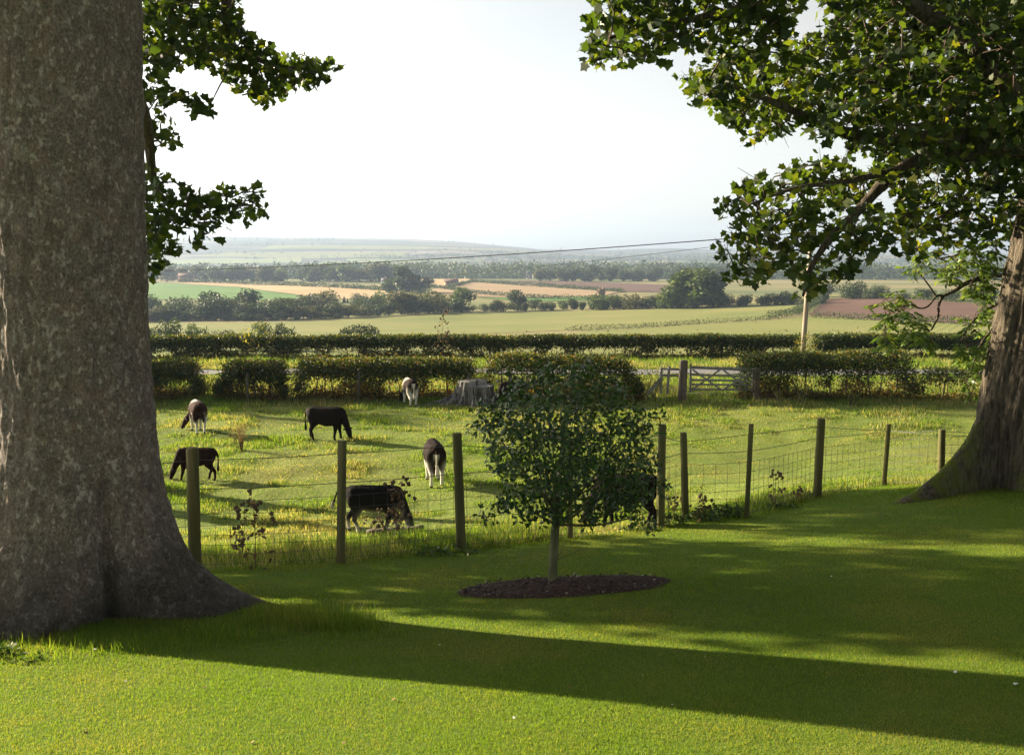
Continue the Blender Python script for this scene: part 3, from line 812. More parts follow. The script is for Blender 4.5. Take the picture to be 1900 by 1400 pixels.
# trees left of the picture: their shade lies across lawn and paddock
def shade_tree(x, y, r, zlo, zhi, n, label, seed, dens=26):
    rng = np.random.default_rng(seed); z0 = float(G(x, y))
    root = empty('sycamore_tree', (x, y, z0)); inv = -np.array([x, y, z0])
    tag(root, label, 'tree')
    g = Geo(); g.tube([(x, y, z0 - .3), (x, y, z0 + .5), (x, y, z0 + (zlo + zhi) / 2), (x, y, z0 + zhi * .95)], [.45, .3, .22, .05], 12)
    g.obj('trunk', M['bark2'], root, True).location = inv
    cl = []
    while len(cl) < n:
        p = rng.uniform(-1, 1, 3)
        if (p ** 2).sum() < 1 and fbm(p[0] * 1.6 + seed, p[1] * 1.6, p[2] * 2.2, seed) > .40:
            cl.append((x + p[0] * r, y + p[1] * r, z0 + (zlo + zhi) / 2 + p[2] * (zhi - zlo) / 2, .5))
    axis = [np.array([x, y, z0 + q]) for q in np.linspace(zlo, zhi * .9, 8)]
    o, tw = crown('crown', cl, axis, M['syc'], T_SYC, .21, dens, root, rng, twig_r=.02); o.location = inv
    tw.obj('twig', M['twig'], root).location = inv
SHADE = [(-11.5, 16.35, 2.15, 1.8, 10.5, 300, 'leafy sycamore just outside the picture beyond the left trunk', 71),
         (-14.5, 23.6, 2.5, 7.6, 12.6, 190, 'broad crowned sycamore outside the picture between two others at the left', 78),
         (-16.0, 26.1, 1.2, 8.7, 11.4, 70, 'high crowned sycamore outside the picture far behind the left trunk', 79),
         (-30, 46.7, 3.3, 2.0, 10.5, 150, 'tall sycamore outside the picture at the far left end of the paddock hedge', 75),
         (-31, 58.5, 3.0, 10.5, 18, 130, 'very tall sycamore outside the picture beyond the left end of the lane', 77)]
for a in SHADE: shade_tree(*a)

# ================================================================== SMALL HOLLY
def holly():
    rng = np.random.default_rng(51)
    b = YT; root = empty('holly_tree', b); inv = -np.array(b)
    tag(root, 'small round headed holly on a clean stem in the soil bed', 'tree')
    M['holly'] = leaf_mat('holly_leaf', [(0, (.012, .034, .010)), (.6, (.028, .062, .016)), (.9, (.05, .095, .02)), (1, (.09, .14, .03))], .2, (2.2, 2.2, .6), .40, .32, 2.0, .3)
    Mst = solid_mat('holly_bark', [(.3, (.06, .065, .03)), (.6, (.12, .125, .06)), (.8, (.17, .16, .10))], 14, .85, .2, .4, .01, (1, 1, .4))
    Y = b[1]
    S = [b + (0, 0, -.05), b + (0, 0, .1), at(1027, 1030, Y), at(1030, 985, Y), at(1033, 940, Y), at(1040, 850, Y), at(1050, 760, Y)]
    L = smooth_line(S, 4)
    rr = np.interp(np.linspace(0, 1, len(L)), [0, .08, .3, .5, .7, 1], [.055, .046, .043, .042, .026, .01])
    g = Geo(); g.tube(L, rr, 12)
    g.obj('trunk', Mst, root, True).location = inv
    fork = at(1031, 972, Y)
    poly = [(900, 805), (893, 778), (908, 752), (930, 738), (952, 716), (982, 696), (1030, 686), (1070, 684), (1110, 694), (1140, 712), (1162, 734), (1184, 756), (1200, 778), (1204, 800), (1188, 826), (1206, 848), (1198, 880), (1212, 905), (1184, 930), (1188, 948), (1150, 952), (1100, 960), (1060, 950), (1025, 955), (990, 950), (960, 935), (930, 945), (925, 925), (955, 895), (930, 870), (920, 850), (915, 825)]
    cl = []
    for k in range(4):
        for (px, py) in poisson_poly(poly, 19, rng):
            ex = math.sqrt(max(0, 1 - ((px - 1055) / 172) ** 2 - ((py - 825) / 145) ** 2)) * .85 + .12
            Yc = Y + rng.uniform(-1, 1) * ex
            pp = at(px, py, Y); pp[1] = Yc
            cl.append(pp)
    for (px, py) in ((886, 792), (897, 757), (1216, 768), (1221, 862), (1206, 966), (907, 952), (1178, 968), (952, 706), (1092, 680), (1010, 680), (1150, 716), (930, 930), (1222, 905)):
        for _ in range(2): cl.append(at(px + rng.uniform(-9, 9), py + rng.uniform(-9, 9), Y + rng.uniform(-.2, .2)))
    cl = np.array(cl)
    br = Geo(); A = [p for p in L[10:]]
    stub = [at(1031, 972, Y)]
    tips = [(935, 915, .5), (950, 850, -.3), (895, 770, .1), (985, 720, .2), (1060, 700, -.2), (1120, 720, .3), (1180, 780, -.1), (1200, 860, .3), (1195, 930, -.4), (1130, 930, .6), (1080, 900, -.6), (1000, 880, -.6), (970, 800, .6), (1100, 800, .7), (1020, 780, -.7), (1140, 850, -.5)]
    for (px, py, dy) in tips:
        e = at(px, py, Y); e[1] += dy
        s = L[int(rng.integers(len(L) // 2, int(len(L) * .8)))] if py < 860 else fork
        q = smooth_line([s, (s + e) / 2 + np.array([0, 0, -.04 if py < 900 else -.08]), e], 5)
        br.tube(q, np.linspace(.015, .005, len(q)), 6, False); A += list(q[3:])
    A = np.array(A)
    for k in np.argsort([np.linalg.norm(A - c, axis=1).min() for c in cl]):
        c = cl[k]; d = np.linalg.norm(A - c, axis=1); p = A[np.argmin(d)]
        br.tube([p, c], [.004, .0022], 3, False); A = np.concatenate([A, c[None]])
    # two bare shoots low on the stem
    for (p0, p1, p2) in (((1030, 1038), (1060, 1027), (1082, 1016)), ((1030, 1036), (1040, 1026), (1046, 1016))):
        br.tube([at(*p0, Y), at(*p1, Y), at(*p2, Y)], [.006, .004, .002], 4)
    br.obj('branch', Mst, root, True).location = inv
    P = np.concatenate([blob(c, (.092, .092, .088), 17, rng, .3) for c in cl])
    outw = norm(P - at(1055, 850, Y)) * .8
    o = link('crown', leaf_mesh('crown', P, rng.uniform(.042, .074, len(P)), T_HOLLY, .5, outw, rng=rng), M['holly'], root); o.location = inv
holly()
# ================================================================== WIRE FENCE
M['post'] = solid_mat('treated_post', [(.3, (.06, .062, .022)), (.55, (.10, .095, .036)), (.75, (.14, .125, .06))], 9, .85, .2, .5, .01, (1, 1, .12))
M['wire'] = new_mat('galvanised_wire')[0]
def _wire():
    nt = M['wire'].node_tree
    b = nd(nt, 'BsdfPrincipled', Roughness=.65, Metallic=.3); b.inputs['Base Color'].default_value = (.075, .075, .075, 1); finish(nt, b.outputs[0])
_wire()
def wire_fence():
    base = []; tops = []
    xs_prev = None
    for (tx, ty, bx, by, r, sq) in POSTS:
        b = plane_hit(bx, by); b[2] = float(G(b[0], b[1]))
        t = at(tx, ty, b[1]); base.append(b); tops.append(t)
    root = empty('wire_fence', base[3]); inv = -base[3]
    tag(root, 'wooden post and wire mesh stock fence between the lawn and the calves', 'fence')
    rng = np.random.default_rng(3)
    for (b, t, P) in zip(base, tops, POSTS):
        r = P[4] / 1850 * b[1]; g = Geo()
        if P[5]:
            d = norm(t - b); x = norm(np.cross(d, (0, 1, 0))); y = np.cross(x, d); a = .5
            u = x * math.cos(a) + y * math.sin(a); v = np.cross(d, u)
            V = [p + (su * u + sv * v) * r * .95 for p in (b - d * .3, t) for su, sv in ((-1, -1), (1, -1), (1, 1), (-1, 1))]
            g.add(V, [(3, 2, 1, 0), (4, 5, 6, 7), (0, 1, 5, 4), (1, 2, 6, 5), (2, 3, 7, 6), (3, 0, 4, 7)])
        else:
            d = t - b
            n = 12; tt = np.concatenate([[-.2], np.linspace(0, .985, n), [1.0]])
            rr = np.concatenate([[1], np.linspace(1.04, .98, n), [.88]]) * r
            g.tube(b + d * tt[:, None], rr * (1 + .02 * rng.normal(size=len(rr))), 20)
        o = g.obj('post', M['post'], root, not P[5]); o.location = inv
        if P[5]: bevel(o, .006)
        else:
            m = o.modifiers.new('s', 'EDGE_SPLIT'); m.split_angle = rad(50)
    B = np.array(base); H = [1.13, .93, .78, .64, .51, .39, .28, .17, .06]
    # wires run just on the field side of the posts
    for k, h in enumerate(H):
        g = Geo(); pts = []
        for i in range(len(B)):
            r = POSTS[i][4] / 1850 * B[i, 1]
            hh = h * np.linalg.norm(tops[i] - base[i]) / 1.27 if k == 0 else h
            hh = min(hh, tops[i][2] - base[i][2] - .04)
            q = base[i] + (tops[i] - base[i]) * hh / (tops[i][2] - base[i][2])
            pts.append(q + np.array([-.35, .94, 0]) * (r + .003))
        L = []
        for i in range(len(pts) - 1):
            for s in np.linspace(0, 1, 8)[:-1]:
                q = pts[i] + (pts[i + 1] - pts[i]) * s; q[2] -= .012 * 4 * s * (1 - s) + .004 * rng.normal() * (k > 1); L.append(q)
        L.append(pts[-1])
        g.tube(L, .0042 if k in (0, 1) else .0028, 4)
        if k == 1:                       # barbs
            L = np.array(L); t = 0
            for i in range(len(L) - 1):
                n = int(np.linalg.norm(L[i + 1] - L[i]) / .1) + 1
                for s in range(n):
                    c = L[i] + (L[i + 1] - L[i]) * s / n
                    e = norm(rng.normal(size=3)) * .014
                    g.tube([c - e, c + e], .0016, 3)
        g.obj('wire', M['wire'], root).location = inv
    g = Geo()
    for i in range(len(B) - 1):
        a, b = base[i], base[i + 1]; n = int(np.linalg.norm(b - a) / .16)
        for s in range(n):
            q = a + (b - a) * (s + .5) / n + np.array([-.35, .94, 0]) * .045; q[2] = float(G(q[0], q[1]))
            g.tube([q + (0, 0, .06), q + (.004 * rng.normal(), 0, .79)], .0026, 3, False)
    o = g.obj('wire_mesh', M['wire'], root); o.location = inv
    return base
FB = wire_fence()

# ================================================================== DEAD THISTLES, DOCKS
M['dry'] = leaf_mat('dead_stalk', [(0, (.06, .038, .026)), (.6, (.13, .085, .055)), (1, (.25, .18, .11))], .2, (1.2, 1.0, .7), .8, .1)
DRYS = solid_mat('dry_stem', [(.3, (.06, .038, .026)), (.7, (.16, .11, .07))], 20, .85, .1)
def _ball():
    bm = bmesh.new(); bmesh.ops.create_icosphere(bm, subdivisions=2, radius=1.0)
    V = np.array([v.co[:] for v in bm.verts]); T = np.array([[v.index for v in f.verts] for f in bm.faces]); bm.free(); return V, T
BALL = _ball()
def weed(name, b, height, n_br, label, cat, group, seed, head=.02, leaf=.05, spread=.3, colour=None, lean=0.0):
    rng = np.random.default_rng(seed); b = np.asarray(b, float)
    root = empty(name, b); tag(root, label, cat, group)
    m = M['dry'] if colour is None else colour
    g = Geo(); hd = Geo(); P = []
    top = np.array([lean, 0, height]); L = smooth_line([(0, 0, -.05), top * .5 + rng.normal(size=3) * .02, top], 4)
    g.tube(L, np.linspace(.007, .003, len(L)) * (height / .7) ** .5, 5)
    ends = [L[-1]]
    for k in range(n_br):
        s = L[int(len(L) * rng.uniform(.3, .95))]; a = rng.random() * 6.28
        e = s + np.array([math.cos(a) * spread, math.sin(a) * spread, rng.uniform(.3, 1) * spread]) * rng.uniform(.35, 1)
        q = [s, (s + e) / 2 + (0, 0, -.02), e]; g.tube(q, [.004, .003, .002], 4); ends.append(e); P += [q[1] + rng.normal(size=3) * .03 for _ in range(3)]
        for _ in range(2):
            e2 = e + rng.normal(size=3) * spread * .22; g.tube([e, e2], [.002, .0015], 3); ends.append(e2)
    for e in ends:                       # spiky dry heads
        q = BALL[0].copy(); q *= (head * rng.uniform(.45, .85) * rng.uniform(.45, 1.6, len(q)))[:, None]
        link('seed_head', mesh_np('seed_head', q, BALL[1]), DRYS if colour is None else colour, root, e)
    P += list(L[rng.integers(1, len(L), 20)] + rng.normal(size=(20, 3)) * leaf)
    P = np.array(P)
    g.obj('stem', DRYS, root)
    link('foliage', leaf_mesh('foliage', P, rng.uniform(.6, 1.3, len(P)) * leaf, T_LANCE * (1, 1.6, 1), .1, rng=rng), m, root)
    return root
GW = 'dead thistles along the wire fence'
def wd(px, py, Y=None):
    p = hit(px, py); return p
weed('dead_thistle', wd(474, 1058), .74, 9, 'tall brown dead thistle right of the leftmost visible round post', 'thistle', GW, 1, .03, .07, .24)
weed('dead_thistle', wd(446, 1040), .42, 5, 'short brown dead thistle leaning at the left of a taller one', 'thistle', GW, 2, .028, .06, .16)
weed('dead_thistle', wd(742, 1022), .72, 11, 'bushy brown dead thistle in front of the black calf', 'thistle', GW, 4, .03, .08, .26)
weed('dead_thistle', wd(700, 1012), .42, 5, 'low brown dead thistle under the belly of the black calf', 'thistle', GW, 5, .026, .06, .2)
weed('dead_thistle', wd(1437, 946), .52, 6, 'reddish dead thistle left of the thick leaning post', 'thistle', GW, 6, .026, .06, .10)
weed('dead_thistle', wd(1482, 934), .26, 4, 'small dead thistle close against the thick leaning post', 'thistle', GW, 7, .026, .06, .07)
weed('dead_thistle', wd(1298, 968), .36, 6, 'dark dead thistle right of the short leaning round post', 'thistle', GW, 8, .024, .07, .16)
weed('dead_thistle', wd(1252, 966), .30, 5, 'faded dead thistle between the two closest round posts', 'thistle', GW, 9, .02, .06, .12)
def dock():
    b = hit(448, 836)
    rng = np.random.default_rng(15); root = empty('dead_dock', b)
    tag(root, 'pale straw coloured clump of dead docks in the paddock', 'dead plant')
    g = Geo(); P = []
    for k in range(34):
        a = rng.random() * 6.28; r = rng.random() * .42
        e = np.array([math.cos(a) * r, math.sin(a) * r, rng.uniform(.35, .72)]); g.tube([(e[0] * .2, e[1] * .2, -.03), e * .55, e], [.006, .005, .003], 4)
        P += list(e + rng.normal(size=(22, 3)) * (.05, .05, .08))
    m = leaf_mat('dead_dock', [(0, (.14, .10, .04)), (.6, (.24, .18, .08)), (1, (.36, .29, .15))], .3, (1.2, 1.1, .6), .8, .1)
    g.obj('stem', m, root); link('foliage', leaf_mesh('foliage', np.array(P), rng.uniform(.02, .05, len(P)), T_LANCE, .3, rng=rng), m, root)
dock()
# weeds at the foot of the fence and leaves by the left trunk
def foot_weeds():
    rng = np.random.default_rng(77); P = []
    for (px, py, r, n, h) in [(1330, 962, .35, 420, .14), (1365, 960, .2, 240, .14), (1300, 968, .25, 240, .12), (1240, 975, .25, 260, .12), (1190, 985, .25, 180, .08), (830, 1030, .4, 240, .07), (1450, 944, .3, 140, .06)]:
        c = hit(px, py); P.append(blob((c[0], c[1], c[2] + h * .4), (r, r * .4, h), n, rng))
    m = leaf_mat('foot_weed', [(0, (.025, .05, .012)), (.7, (.05, .09, .02)), (1, (.12, .14, .05))], .3)
    P = np.concatenate(P); o = link('ground_cover', leaf_mesh('ground_cover', P, rng.uniform(.03, .07, len(P)), T_DIA, .6, rng=rng), m)
    tag(o, 'low dark green weeds at the foot of the fence', 'ground cover', kind='stuff')
    P = []
    for (px, py, r, n, h) in [(5, 1212, .16, 120, .07), (45, 1228, .14, 60, .05), (-30, 1218, .2, 160, .09)]:
        c = hit(px, py); P.append(blob((c[0], c[1], c[2] + h * .4), (r, r * .6, h), n, rng))
    P = np.concatenate(P); o = link('ground_cover', leaf_mesh('ground_cover', P, rng.uniform(.02, .05, len(P)), T_DIA, .8, rng=rng), m)
    tag(o, 'small leafy weeds on the grass left of the big trunk', 'ground cover', kind='stuff')
foot_weeds()
# ================================================================== HEDGES
HG = [(0, (.016, .032, .008)), (.45, (.028, .052, .011)), (.8, (.055, .080, .016)), (1, (.14, .145, .03))]
M['hedge'] = leaf_mat('hedge_leaf', HG, .30, (2.0, 1.7, .5), .55, .25, .6, .4)
M['hedge_brown'] = leaf_mat('hedge_dry_leaf', [(0, (.045, .040, .012)), (.5, (.11, .075, .022)), (.85, (.20, .12, .03)), (1, (.16, .17, .04))], .40, (1.8, 1.35, .5), .6, .2, .5, .35)
M['shrub'] = leaf_mat('shrub_leaf', [(0, (.05, .075, .015)), (.5, (.11, .13, .025)), (1, (.22, .19, .05))], .4, (1.8, 1.6, .5), .55, .25)
M['hedge_stem'] = solid_mat('hedge_stem', [(.3, (.035, .028, .022)), (.7, (.10, .085, .07))], 9)

def hedge(label, path, height, depth, seed, dens=4200, leaf=.085, gap=.42, dry=.35, stems=.34, ends=(0, 0), group=None, name='clipped_hedge', notch=None, top_new=True):
    """clipped hedge along a ground path: leafy top half, thin stems and gaps below, dry growth at the foot"""
    rng = np.random.default_rng(seed); P = np.asarray(path, float)
    seg = np.linalg.norm(np.diff(P, axis=0), axis=1); cum = np.concatenate([[0], np.cumsum(seg)]); L = cum[-1]
    def along(s): return np.stack([np.interp(s, cum, P[:, 0]), np.interp(s, cum, P[:, 1])], -1)
    dirs = norm(P[-1] - P[0]); nrm = np.array([-dirs[1], dirs[0]])
    o0 = along(np.array([L / 2]))[0]; z0 = float(G(*o0)); root = empty(name, (o0[0], o0[1], z0)); inv = -np.array([o0[0], o0[1], z0])
    tag(root, label, 'hedge', group)
    n = int(dens * L * height); s = rng.random(n) * L; v = rng.normal(size=n) * .3; v = np.clip(v, -.62, .62)
    t = rng.random(n)
    H = height * (1 + .035 * (fbm(s * .9, s * 0, 0, seed) - .5) * 2)
    for e, k in ((ends[0], s), (ends[1], L - s)):
        if e > 0: H = H * (.35 + .65 * sstep(0, e, k + .15 * rng.normal(size=n)))
    if notch:
        for (a, b, dpt) in notch: H = H * (1 - dpt * np.exp(-((s - a) / b) ** 2))
    gapn = fbm(s * 1.1, t * height * 1.6, v * 1.0, seed + 3, 3)
    thin = sstep(gap + .20, gap - .08, t) * sstep(.06, .22, t)      # a thin zone above the dense foot
    keep = rng.random(n) < 1 - thin * sstep(.62, .40, gapn) * .97
    keep &= rng.random(n) < 1 - .40 * thin
    s, v, t, H = s[keep], v[keep], t[keep], H[keep]; n = len(s)
    xy = along(s) + nrm * (v * depth)[:, None] * (1 - .25 * (t < .4))[:, None]
    z = G(xy[:, 0], xy[:, 1]) + .05 + t * (H - .05) * (1 - .08 * (v / .62) ** 4)
    sh = (rng.random(n) < .05) & (t > .9); z[sh] += rng.exponential(.05, sh.sum()) * (1 + 2 * (vnoise(s[sh] * 3, 0, 0, seed + 4) > .75))
    Q = np.stack([xy[:, 0], xy[:, 1], z], -1)
    rnd = np.clip(rng.random(n) * .75 + (.3 * (t > .955) if top_new else 0) + .25 * (fbm(s * .35, s * 0, 0, seed + 9) - .5), 0, 1)
    low = t < .36 + .25 * (gapn[keep] - .5)
    isdry = rng.random(n) < dry * np.where(t < .2, 1.9, np.where(low, 1.3, .30))
    o = link('foliage', leaf_mesh('foliage', Q[~isdry], rng.uniform(.6, 1.25, (~isdry).sum()) * leaf, T_DIA, .35, rnd=rnd[~isdry], rng=rng), M['hedge'], root); o.location = inv
    if isdry.sum() > 10:
        o = link('dry_foliage', leaf_mesh('dry_foliage', Q[isdry], rng.uniform(.6, 1.25, isdry.sum()) * leaf, T_DIA, .2, rng=rng), M['hedge_brown'], root); o.location = inv
    if stems:
        g = Geo()
        for k in np.arange(.1, L, stems):
            q = along(np.array([k + rng.normal() * .08]))[0] + nrm * rng.normal() * depth * .12; zz = float(G(*q)); h = height * rng.uniform(.6, .8)
            a = np.array([q[0], q[1], zz - .08]); b = a + np.array([rng.normal() * .16, rng.normal() * .08, h])
            m = (a + b) / 2 + rng.normal(size=3) * .06; r = rng.uniform(.014, .04); g.tube([a, m, b], [r, r * .8, r * .35], 5, False)
            for _ in range(4):
                c = a + (b - a) * rng.uniform(.25, .8); e = c + np.array([rng.normal() * .25, rng.normal() * .15, rng.uniform(.1, .5)]); g.tube([c, e], [r * .4, r * .15], 3, False)
        o = g.obj('stem', M['hedge_stem'], root); o.location = inv
    return root

def hx(px, Y): return ((px - 950) / 1850 * Y * 1.0)
def line_path(px0, px1, Y0, Y1=None, n=6):
    Y1 = Y0 if Y1 is None else Y1
    return [(hx(p, y), y) for p, y in zip(np.linspace(px0, px1, n), np.linspace(Y0, Y1, n))]
YH = 37.3
def hh(py_top, Y, x=0.0):
    """height that puts the top of something standing at depth Y on picture row py_top"""
    return float(at(950, py_top, Y)[2] - G(x, Y))
HN = 'lengths of the near clipped hedge'
hedge('near hedge length beside the big left trunk, level with the far calf', line_path(60, 372, YH), hh(667, YH, hx(300, YH)), 1.2, 101, gap=.36, dry=.5, group=HN, ends=(0, .4))
hedge('short near hedge length with a sloping left end between two gaps', line_path(396, 530, YH), hh(666, YH, hx(460, YH)), 1.1, 102, gap=.40, dry=.4, group=HN, ends=(.7, .15))
hedge('long near hedge length behind the black and white calf', line_path(545, 882, YH), hh(663, YH, hx(700, YH)), 1.2, 103, gap=.46, dry=.42, group=HN, ends=(.3, .2))
hedge('near hedge length rising behind the grey stump and holly', line_path(900, 1195, YH), hh(660, YH, hx(1040, YH)), 1.1, 104, gap=.56, dry=.5, dens=3200, group=HN, ends=(.25, .9))
hedge('near hedge block at the right side of the field gate', line_path(1372, 1545, YH), hh(652, YH, hx(1450, YH)), 1.3, 105, gap=.5, dry=.3, group=HN, ends=(.2, 0))
hedge('ragged near hedge length under the right tree', line_path(1548, 1700, YH), hh(648, YH, hx(1620, YH)), 1.3, 106, gap=.48, dry=.38, group=HN, ends=(0, .5), dens=3000)
hedge('thin scrubby end of the near hedge beside the right trunk', line_path(1700, 1900, YH), hh(678, YH, hx(1780, YH)), 1.2, 107, gap=.45, dry=.45, group=HN, ends=(.6, 0), dens=2000)
Y2 = 57.5
H2 = 'lengths of the far clipped hedge'
hedge('long far hedge with lit gaps under it across the lane', line_path(40, 1484, Y2, Y2 + 1.5, 14), hh(621, Y2, hx(700, Y2)), 1.3, 111, dens=2400, leaf=.12, gap=.44, dry=.14, stems=.6, group=H2)
hedge('far hedge length right of the utility pole', line_path(1512, 1900, Y2 + 1, Y2 + 1), hh(619, Y2 + 1, hx(1650, Y2)), 1.3, 112, dens=2400, leaf=.12, gap=.34, dry=.14, stems=.6, group=H2)

def shrub(label, c, r, h, seed, n=600, leaf=.07, m=None, group=None, name='shrub', gaps=.38):
    rng = np.random.default_rng(seed); c = np.asarray(c, float); root = empty(name, c); tag(root, label, 'shrub', group)
    P = rng.uniform(-1, 1, (n * 4, 3)); P = P[(P ** 2).sum(1) < 1]; P = P[fbm(P[:, 0] * 2 + seed, P[:, 1] * 2, P[:, 2] * 2, seed) > gaps][:n]
    P = np.stack([P[:, 0] * r, P[:, 1] * r * .8, (P[:, 2] + 1) / 2 * h + .05], -1)
    link('foliage', leaf_mesh('foliage', P, rng.uniform(.6, 1.3, len(P)) * leaf, T_DIA, .5, rng=rng), m or M['shrub'], root)
    g = Geo()
    for _ in range(7):
        e = P[rng.integers(len(P))]; g.tube([(e[0] * .15, e[1] * .15, -.05), e * .5 + rng.normal(size=3) * .04, e], [.02, .014, .005], 4, False)
    g.obj('stem', M['hedge_stem'], root)
    return root
SG = 'loose shrubs in the hedge gaps'
def gy(px, Y): return gp(hx(px, Y), Y)
shrub('yellowish shrub in the gap left of the stump', gy(888, 37.4), .6, 1.4, 121, 1000, group=SG)
shrub('yellow green shrub at the left of the small rail fence', gy(1212, 37.4), .75, 1.2, 122, 700, group=SG)
shrub('light green shrub filling the gap left of the long near hedge', gy(536, 37.4), .8, 1.3, 123, 1000, group=SG)
shrub('low brown green shrub in the wide gap near the left trunk', gy(382, 37.6), .7, .8, 124, 700, group=SG)
shrub('pale sapling standing in front of the dark hedge block', gy(1490, 35.6), .38, .95, 125, 200, .06, group=SG, gaps=.45)
shrub('small pale sapling below the ragged near hedge', gy(1586, 35.4), .3, .55, 126, 130, .06, group=SG, gaps=.45)
shrub('tiny leafy sapling right of the field gate', gy(1449, 35.9), .17, .5, 127, 80, .06, group=SG)
shrub('bushy shrub round the foot of the utility pole', gy(1500, 56.0), .8, 1.6, 128, 600, .1, group=SG)
shrub('straggly reddish shrub at the gate end of the dark hedge', gy(1425, 36.6), .6, .95, 129, 330, .06, M['hedge_brown'], group=SG, gaps=.45)
shrub('bright shrub shoots above the far hedge near the left', gy(478, 57.2), 1.1, 2.3, 130, 420, .11, group=SG, gaps=.42)
weed('tall_weed', gp(hx(822, 56.5), 56.5), 2.6, 12, 'tall seeding weed standing above the far hedge', 'weed', None, 60, .06, .16, .5)

# ================================================================== GATE, POSTS, STUMP, LOG, POLE
M['grey_wood'] = solid_mat('weathered_wood', [(.3, (.11, .11, .105)), (.55, (.20, .20, .19)), (.75, (.31, .30, .28))], 7, .9, .15, .5, .01, (6, 1, 1))
M['brown_wood'] = solid_mat('brown_wood', [(.3, (.055, .046, .038)), (.7, (.14, .118, .095))], 8, .9, .15, .5, .01, (1, 1, .15))
YG = 36.9
def gate():
    def P(px, py, dy=0.0): return at(px, py, YG + dy)
    g0 = gp(hx(1337, YG), YG)
    root = empty('field_gate', g0); inv = -g0; tag(root, 'grey weathered five bar field gate with crossed braces', 'gate')
    x0, x1 = hx(1281, YG), hx(1401, YG); zb = g0[2]
    zt = at(1340, 681, YG)[2]; zl = at(1340, 724, YG)[2]
    def bar(nm, a, b, w, h):
        g = Geo(); g.bar(a, b, w, h); o = bevel(g.obj(nm, M['grey_wood'], root), .008); o.location = inv
    zs = [zl + (zt - zl) * k for k in (0.04, .26, .46, .68, 1.0)]
    dz = -.10
    for k, z in enumerate(zs):
        bar('rail' if k < 4 else 'top_rail', (x0, YG, z), (x1, YG, z + dz * (k / 4)), .045, .075 if k < 4 else .11)
    bar('stile', (x0 + .04, YG - .05, zl - .06), (x0 + .04, YG - .05, zt + .14), .06, .09)
    bar('stile', (x1 - .04, YG - .05, zl - .06), (x1 - .04, YG - .05, zt - .04), .06, .09)
    xm = (x0 + x1) / 2
    for k, (a, b, c, d) in enumerate(((x0 + .06, zl, xm - .02, zt - .05), (x0 + .1, zt - .08, xm, zl + .02), (xm, zl, x1 - .05, zt - .16), (xm + .05, zt - .1, x1 - .2, zl + .1))):
        bar('brace', (a, YG - .055 - .03 * (k % 2), b), (c, YG - .055 - .03 * (k % 2), d), .03, .07)
    # posts
    def post(px, w, top, label, tilt=0.0, m='brown_wood', nm='gate_post'):
        b = gp(hx(px, YG - .1), YG - .1); h = at(px, top, YG - .1)[2] - b[2]
        e = empty(nm, b); tag(e, label, 'post')
        g = Geo(); t = 1.0
        V = [(sx * w / 2 * k + tilt * z, sy * w / 2 * k, z) for z, k in ((-.3, 1.05), (h - .04, 1), (h, .86)) for sx, sy in ((-1, -1), (1, -1), (1, 1), (-1, 1))]
        q = [(3, 2, 1, 0), (8, 9, 10, 11)]
        for r in (0, 4):
            for j in range(4): q.append((r + j, r + (j + 1) % 4, r + 4 + (j + 1) % 4, r + 4 + j))
        g.add(V, q); bevel(g.obj('shaft', M[m], e), .012)
        gg = Geo(); gg.tube([(-w * .2, -w * .55, h * .8), (w * .6, -w * .55, h * .8)], .018, 6); gg.tube([(-w * .2, -w * .55, h * .28), (w * .6, -w * .55, h * .28)], .018, 6)
        gg.obj('hinge', M['wire'], e)
    post(1268, .27, 668, 'thick square gate post at the left end of the field gate', .03)
    post(1407, .2, 682, 'dark gate post against the hedge at the gate right end', .0)
    # short rail fence left of the post
    f0 = gp(hx(1248, YG), YG); e = empty('rail_fence', f0); tag(e, 'short two rail fence between the thick gate post and a shrub', 'fence'); iv = -f0
    def fb(nm, a, b, w, h):
        g = Geo(); g.bar(a, b, w, h); o = bevel(g.obj(nm, M['grey_wood'], e), .008); o.location = iv
    for py in (684, 696): fb('rail', P(1226, py, .06), P(1262, py + 1, .06), .04, .08)
    fb('post', P(1238, 731), P(1242, 679), .09, .09); fb('post', P(1226, 730, .1), P(1227, 681, .1), .09, .09)
    fb('brace', P(1202, 731, .12), P(1228, 700, .12), .06, .14)
    b = hit(1322, 735); e = empty('timber_plank', b); tag(e, 'grey plank lying in the grass under the field gate', 'plank')
    g = Geo(); g.bar((-.98, 0, .09), (.95, .03, .06), .2, .06); bevel(g.obj('board', M['grey_wood'], e), .01)
    g = Geo(); g.bar((-.2, .22, .02), (1.1, .2, .02), .12, .07); bevel(g.obj('board', M['grey_wood'], e), .01)
    # rough stakes standing in the hedge
    for k, (px, py, top, lab) in enumerate(((663, 742, 690, 'grey stake in the long near hedge left of the standing calf'), (455, 740, 692, 'thin stake in the short near hedge length'), (946, 735, 690, 'broad grey stake behind the dark calf at the stump'), (1122, 738, 690, 'pale stake behind the holly crown'), (868, 738, 692, 'slim stake at the right end of the long near hedge'))):
        b = gp(hx(px, 36.5), 36.5); h = at(px, top, 36.5)[2] - b[2]; e = empty('hedge_stake', b); tag(e, lab, 'stake', 'stakes in the near hedge')
        g = Geo(); g.tube([(0, 0, -.2), (0, .02, h * .5), (.02, 0, h * .96), (.02, 0, h)], [.075, .07, .065, .04] if k == 2 else [.045, .045, .04, .03], 9); g.obj('shaft', M['brown_wood'], e, True)
gate()

